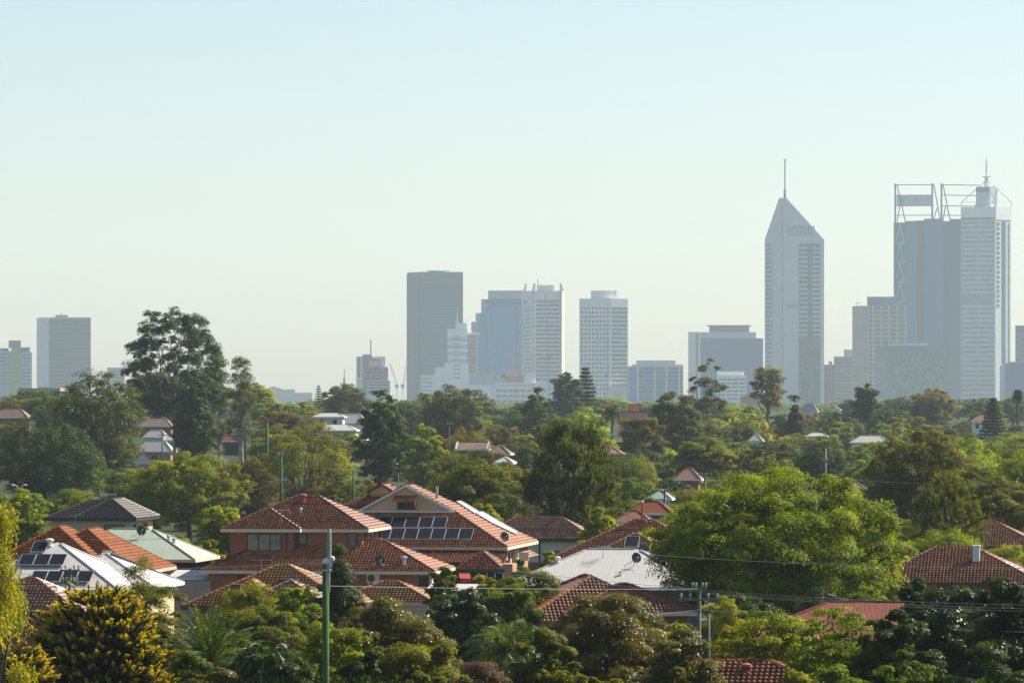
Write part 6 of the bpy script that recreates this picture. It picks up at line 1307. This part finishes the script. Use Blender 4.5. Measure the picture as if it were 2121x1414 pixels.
for x0, y0, x1, y1, kd in [k for k in HOUSEKEEP if k[4] > 450]:   # greenery along the feet of the far houses
    wpx = 7.5 / kd * FPX; n = max(2, int((x1 - x0 + wpx) / (wpx * .55)))
    for i in range(n):
        d = kd - rr.uniform(9, 24); px = x0 - wpx * .3 + (x1 - x0 + wpx * .6) * (i + .5) / n; yt = y1 - rr.uniform(0, 5)
        if Z(yt, d) - gz(X(px, d), d) > 1.2: cand.append((px, yt, wpx * rr.uniform(.8, 1.2), d))
# paint nearest first on a coarse picture and drop the trees nobody would see
GW, GH = 354, 236; cover = np.full((GH, GW), 1e9); sc = 6.0
yy, xx = np.mgrid[0:GH, 0:GW]; yy = yy * sc + 3; xx = xx * sc + 3
items = [('t', px, yt, wp, d, None) for _, px, yt, wp, d in TREES] + []
cover[:] = 0; seen = []
allit = sorted([(t[4], 0, t) for t in [(0, px, yt, wp, d) for _, px, yt, wp, d in TREES]] + [(k[4], 1, k) for k in HOUSEKEEP] + [(c[3], 2, c) for c in cand], key=lambda q: q[0])
for d, kind, t in allit:
    if kind == 1: msk = (xx > t[0]) & (xx < t[2]) & (yy > t[1] + 4) & (yy < t[3])
    else:
        px, yt, wp = (t[1], t[2], t[3]) if kind == 0 else t[:3]; bot = YH + (ZC - gz(X(px, d), d)) / d * FPX; cy = yt + (bot - yt) * .45
        msk = (((xx - px) / (wp * .46)) ** 2 + ((yy - cy) / ((bot - yt) * .46)) ** 2 < 1) | ((abs(xx - px) < wp * .36) & (yy > cy) & (yy < bot))
    if kind == 2:
        vis = int((msk & (cover == 0)).sum()); need = max(3, .10 * msk.sum())
        if vis >= need: seen.append((t, vis))
        else: continue
    cover[msk] = 1
KINDS = ['round', 'open', 'dome', 'column']; FORM = {'round': 'rounded', 'open': 'loose crowned', 'dome': 'low spreading', 'column': 'narrow upright'}
COLS = [('bright', 'bright green'), ('mid', 'mid green'), ('olive', 'olive green'), ('gum', 'grey green'), ('dark', 'dark green'), ('khaki', 'khaki'), ('yellow', 'yellow green')]
WGT = [5, 6, 5, 4, 2.4, 2.2, 2]
MARK = [(-40, 70, 'the lime striped tower'), (70, 200, 'the grey slab block'), (200, 265, 'the small pale block'), (265, 400, 'the tallest skyline gum'), (400, 535, 'the slender airy gum'), (535, 650, 'the distant low blocks'), (650, 735, 'the lone thin mast'),
        (735, 842, 'the red and white block'), (842, 925, 'the dark glass tower'), (925, 1000, 'the stepped white building'), (1000, 1082, 'the blue stepped tower'), (1082, 1172, 'the horned tower'), (1172, 1200, 'the gap by the horned tower'), (1200, 1300, 'the white gridded tower'),
        (1300, 1420, 'the blue balcony block'), (1420, 1500, 'the grey blue office block'), (1500, 1584, 'the low white office block'), (1584, 1645, 'the left face of the pointed tower'), (1645, 1708, 'the right face of the pointed tower'), (1708, 1768, 'the orange crane'),
        (1768, 1850, 'the ribbed tower'), (1850, 1955, 'the lattice crowned tower'), (1955, 2030, 'the left half of the spired tower'), (2030, 2100, 'the right half of the spired tower'), (2100, 2200, 'the right edge tower')]
ORD = ['first', 'second', 'third', 'fourth', 'fifth', 'sixth', 'seventh', 'eighth', 'ninth', 'tenth', 'eleventh', 'twelfth', 'thirteenth', 'fourteenth', 'fifteenth', 'sixteenth', 'seventeenth', 'eighteenth', 'nineteenth', 'twentieth']
bycol = {}
for t, vis in seen:
    mk = [m for a, b, m in MARK if a <= t[0] < b]
    if mk: bycol.setdefault(mk[0], []).append(t)
NB = 0
for mk, ts in bycol.items():
    for i, (px, yt, wp, d) in enumerate(sorted(ts, key=lambda t: t[1])):
        kd = rr.choices(KINDS, [4, 3, 3, 1.2])[0]; lm, cn = rr.choices(COLS, WGT)[0]
        p = proto(('near_' if d < 760 else 'far_') + kd, rr.randrange(3 if kd != 'column' else 2)); first = 'w' in p and p.name not in USED
        r = p if first else copy_tree(p)
        USED.add(p.name)
        if not first:
            for k in ('label', 'category', 'group'):
                if k in r: del r[k]
        dims = dict(near_round=(9, 9), near_open=(9, 10), near_dome=(10, 8), near_column=(6, 10), far_round=(9, 9), far_open=(9, 10), far_dome=(10, 8), far_column=(6, 10))[('near_' if d < 760 else 'far_') + kd]
        r['w'], r['h'] = dims
        lab = f'{cn} {FORM[kd]} tree under {mk}, {ORD[min(i, 19)]} from skyline'
        place(r, px, yt, wp * (.75 if kd == 'column' else 1), d, lab, 'tree', 'trees of the suburban belt', rr.uniform(0, 6.28), lm); NB += 1
print('belt trees', NB, 'candidates', len(cand))

# ------------------------------------------------------------------ the last wood before the city: too far to count
def far_wood():
    r = np.random.default_rng(77); Ps, Ns, Ls, Ts = [], [], [], []
    for i in range(1500):
        d = r.uniform(2750, 4900); x = r.uniform(-1, 1) * d * .115; g = gz(x, d); top = Z(skyl(CX + x / d * FPX) * .35 + 834 * .65 + r.uniform(-3, 5), d); h_ = top - g; w = r.uniform(8, 16); k = 46
        if h_ < 1.5: continue
        dd = rdir(r, k); dd[:, 2] = np.abs(dd[:, 2]); Ps.append(np.array([x, d, g + h_ * .2]) + dd * np.array([w / 2, w / 2, h_ * .8]) * r.uniform(.6, 1, (k, 1))); Ns.append(dd + r.normal(0, .4, (k, 3))); Ls.append(r.uniform(1.4, 2.8, k)); Ts.append(r.normal(.4, .15) + r.normal(0, .12, k))
    Ln = np.concatenate(Ls); V = leaves(np.concatenate(Ps), np.concatenate(Ns), Ln, Ln * .6, r)
    F = np.arange(len(V), dtype=np.int32).reshape(-1, 4); o = link('distant_woodland', np_mesh('distant_woodland', V, F, np.clip(np.concatenate(Ts), 0, 1)), L['mid'])
    tag(o, 'hazy far woodland along the feet of the city towers', 'woodland', kind='stuff')
far_wood()

# ------------------------------------------------------------------ poles and wires
def utility_pole(px, ytop, d, label, r=.15, m='pole_grey', arms=(), group=None, cat='power pole', term=False):
    x = X(px, d); g = gz(x, d); H = Z(ytop, d) - g; t = tag(empty('utility_pole', (x, d, g - .3)), label, cat, group); H += .3
    if not term: MB().tube([(0, 0, 0), (0, 0, H * .5), (0, 0, H)], [r * 1.2, r * 1.05, r * .85], 12).build('post', M[m], t, True)
    for z, w, a in arms:
        A = MB().beam((-w * math.cos(a), -w * math.sin(a) - r, H - z), (w * math.cos(a), w * math.sin(a) - r, H - z), .11).build('crossarm', M[m if m != 'pole_green' else 'galvanised'], t)
        for q in (-.9, -.45, .45, .9):
            MB().lathe([(.03, 0), (.03, .08), (.065, .1), (.05, .16), (.065, .18), (.03, .24)], (w * q * math.cos(a), w * q * math.sin(a) - r, H - z + .05), 8).build('insulator', M['porcelain'], A)
    return t, H
t, H = utility_pole(676, 1090, 172, 'thick green pole with a ribbed cable termination on top, in the foreground', .19, 'pole_green', term=True)
zc = Z(1166, 172) - gz(X(676, 172), 172) + .3
MB().tube([(-.03, 0, 0), (-.03, 0, zc * .5), (-.02, 0, zc)], [.14, .13, .12], 14).build('post', M['pole_green'], t, True)
mb = MB(); mb.lathe([(.13, -.02), (.16, .0), (.15, .1), (.08, .17), (.05, .19)], (0, 0, zc), 14); mb.build('cap', M['cap_white'], t)
prof = [(.07, 0), (.07, .1)]; zi = .1
while zc + .25 + zi < H - .12: prof += [(.066, zi), (.092, zi + .02), (.092, zi + .035), (.066, zi + .05)]; zi += .078
prof += [(.066, zi), (.05, zi + .06), (.04, zi + .1)]
MB().lathe(prof, (.10, 0, zc + .18), 16).build('insulator_stack', M['porcelain'], t)
mb = MB(); mb.lathe([(.02, -.02), (.09, 0), (.105, .07), (.09, .13), (.03, .16)], (.2, -.02, zc + .1), 12); mb.box(.0, .26, -.05, .05, zc + .08, zc + .2); mb.build('cable_box', M['cap_white'], t)
mb = MB(); mb.tube([(.1, -.1, zc - .02), (.1, -.11, zc - 1.0)], .035, 8); mb.tube([(.02, -.14, zc - .02), (.02, -.15, zc - .8)], .02, 8); mb.build('cable_conduit', M['galvanised'], t)
mb = MB(); mb.box(-.15, .16, -.17, .17, zc - .28, zc - .21); mb.box(.06, .19, -.14, .08, zc - .13, zc + .02); mb.build('bracket', M['galvanised'], t)
P2, H2 = utility_pole(1448, 1216, 226, 'weathered wooden power pole with a crossarm before the big green tree', .095, 'pole_grey', ((.55, .95, .1), (.05, .35, .1)))
utility_pole(1468, 1272, 222, 'short grey post right of the wooden power pole', .075, 'pole_grey', cat='post')
utility_pole(145, 1176, 262, 'dark wooden power pole in front of the solar panels at left', .085, 'pole_grey', ((.12, .55, 0.4), (.75, .5, -.5)))
utility_pole(553, 874, 600, 'tall plain green pole left of the open olive tree', .22, 'pole_green')
P6, H6 = utility_pole(582, 938, 520, 'green pole with insulators and a small crossarm behind the brick house', .17, 'pole_green', ((.15, .3, .3), (2.9, .6, .2)))
utility_pole(1709, 928, 470, 'slim grey pole with a ribbed top above the big green tree', .16, 'pole_grey', ((1.3, .2, 0),))
utility_pole(336, 898, 880, 'thin power pole before the hillside cream cottage', .14, 'pole_grey', ((.3, .8, 0),))
utility_pole(497, 880, 860, 'thin power pole right of the dark shed on the hillside', .14, 'pole_grey', ((.3, .8, 0),))
utility_pole(439, 912, 820, 'short distant power pole above the round bright tree', .14, 'pole_grey', ((.2, .7, 0),))
utility_pole(1377, 1012, 500, 'distant power pole before the pale green metal roof', .14, 'pole_grey', ((.2, .8, .2),))
utility_pole(1460, 980, 560, 'distant power pole beside the dark red tiled roof', .14, 'pole_grey', ((.2, .8, .2),))
utility_pole(732, 975, 520, 'slim pole behind the gabled house ridge, left of the glinting tree', .12, 'pole_green')
utility_pole(931, 878, 640, 'thin distant pole in the tree belt below the stepped white building', .07, 'pole_grey', ((.1, .4, 0),))
x, d = X(40, 560), 560; t = tag(empty('street_lamp', (x, d, gz(x, d))), 'white double armed street lamp at the left', 'street lamp'); H = Z(1003, d) - gz(x, d)
MB().tube([(0, 0, 0), (0, 0, H - .6)], [.1, .07], 8).build('post', M['cap_white'], t)
for s in (-1, 1):
    a = MB().tube([(0, 0, H - .65), (s * .25, 0, H - .2), (s * .6, 0, H - .05)], .05, 6).build('arm', M['cap_white'], t); MB().lathe([(.05, .08), (.2, .02), (.2, -.02), (.08, -.08)], (s * .72, 0, H - .05), 10).build('lamp_head', M['cap_white'], a)
def wire(pts, label, r=.014, m='wire_grey', group=None, sag=.5):
    """overhead line through (column, row, distance) points, sagging between them"""
    P = [Vector((X(a, d), d, Z(b, d))) for a, b, d in pts]; q = []
    for a, b in zip(P, P[1:]):
        n = 14
        for i in range(n + 1):
            f = i / n; p = a.lerp(b, f); p.z -= sag * 4 * f * (1 - f); q.append(p)
    o = P[0].copy(); me = MB().tube([p - o for p in q], r, 5, True); w = me.build('power_line', M[m]); w.location = o; tag(w, label, 'power line', group)
wire([(-80, 1213, 180), (684, 1213, 172), (1446, 1219, 225)], 'pale twisted service line crossing the picture to the wooden pole', .009, sag=.05)
for k_, (a, b) in enumerate(((1222, 1254), (1226, 1262), (1229, 1268))):
    wire([(1450, a, 225.9 + k_ * .1), (2200, b, 180)], ('upper', 'middle', 'lower')[k_] + ' line of the bundle falling right from the wooden pole', .007, sag=.1)
wire([(-80, 1192, 262), (145, 1180, 261.8), (700, 1162, 215)], 'upper thin line right of the dark pole at left', .01, 'wire_grey', sag=.1)
wire([(-80, 1200, 262), (145, 1193, 261.8), (640, 1186, 240)], 'lower thin line right of the dark pole at left', .01, 'wire_dark', sag=.1)
wire([(1030, 1176, 260), (1448, 1219, 226)], 'upper thin line from the silver roof to the wooden pole', .011, sag=.1)
wire([(1030, 1185, 258), (1448, 1224, 226.2)], 'lower thin line from the silver roof to the wooden pole', .011, sag=.1)
wire([(1340, 1148, 250), (2200, 1176, 230)], 'thin line across the big green tree', .012, sag=.2)
wire([(1450, 1261, 226), (2200, 1310, 190)], 'low thin line right of the wooden pole', .011, sag=.2)
wire([(1340, 1272, 222), (1452, 1262, 226)], 'short thin line left of the wooden pole', .011, sag=.02)
wire([(400, 1038, 500), (582, 998, 519)], 'dark line to the green pole behind the brick house', .03, 'wire_dark', sag=.2)
wire([(190, 1118, 300), (430, 1112, 330)], 'thin line across the green metal roof', .012, 'wire_dark', sag=.05)
for k_ in range(4): wire([(345, 928 + k_ * 3, 878), (439, 914 + k_ * 1.5, 820)], 'one of four sagging hillside lines right of the cream cottage', .03, 'wire_grey', 'hillside line bundle', sag=1.2)
for k_ in range(4): wire([(555 - k_ * 3, 875 + k_ * .5, 600), (505 - k_ * 3, 890 + k_ * 3, 855)], 'one of four lines left from the tall plain green pole', .025, 'wire_grey', 'green pole line bundle', sag=.4)
wire([(1280, 941, 560), (1420, 948, 560)], 'thin line in the belt right of the tall casuarina', .02, 'wire_dark', sag=.2)
wire([(1720, 990, 460), (2150, 1000, 430)], 'thin line across the round olive tree', .014, 'wire_grey', sag=.3)

# ------------------------------------------------------------------ the air
def haze():
    m = bpy.data.materials.new('haze'); m.use_nodes = True; n = m.node_tree.nodes; l = m.node_tree.links
    n.remove(n['Principled BSDF']); v = n.new('ShaderNodeVolumePrincipled')
    v.inputs['Color'].default_value = (.76, .935, 1, 1); v.inputs['Density'].default_value = 5.8e-5; v.inputs['Anisotropy'].default_value = .1
    l.new(v.outputs[0], n['Material Output'].inputs['Volume'])
    o = MB().box(-4300, 4300, -400, 10000, -3, 330).build('haze', m); tag(o, 'thin pale summer haze between the suburb and the city', 'haze', kind='stuff')
    m.cycles.homogeneous_volume = True
haze()
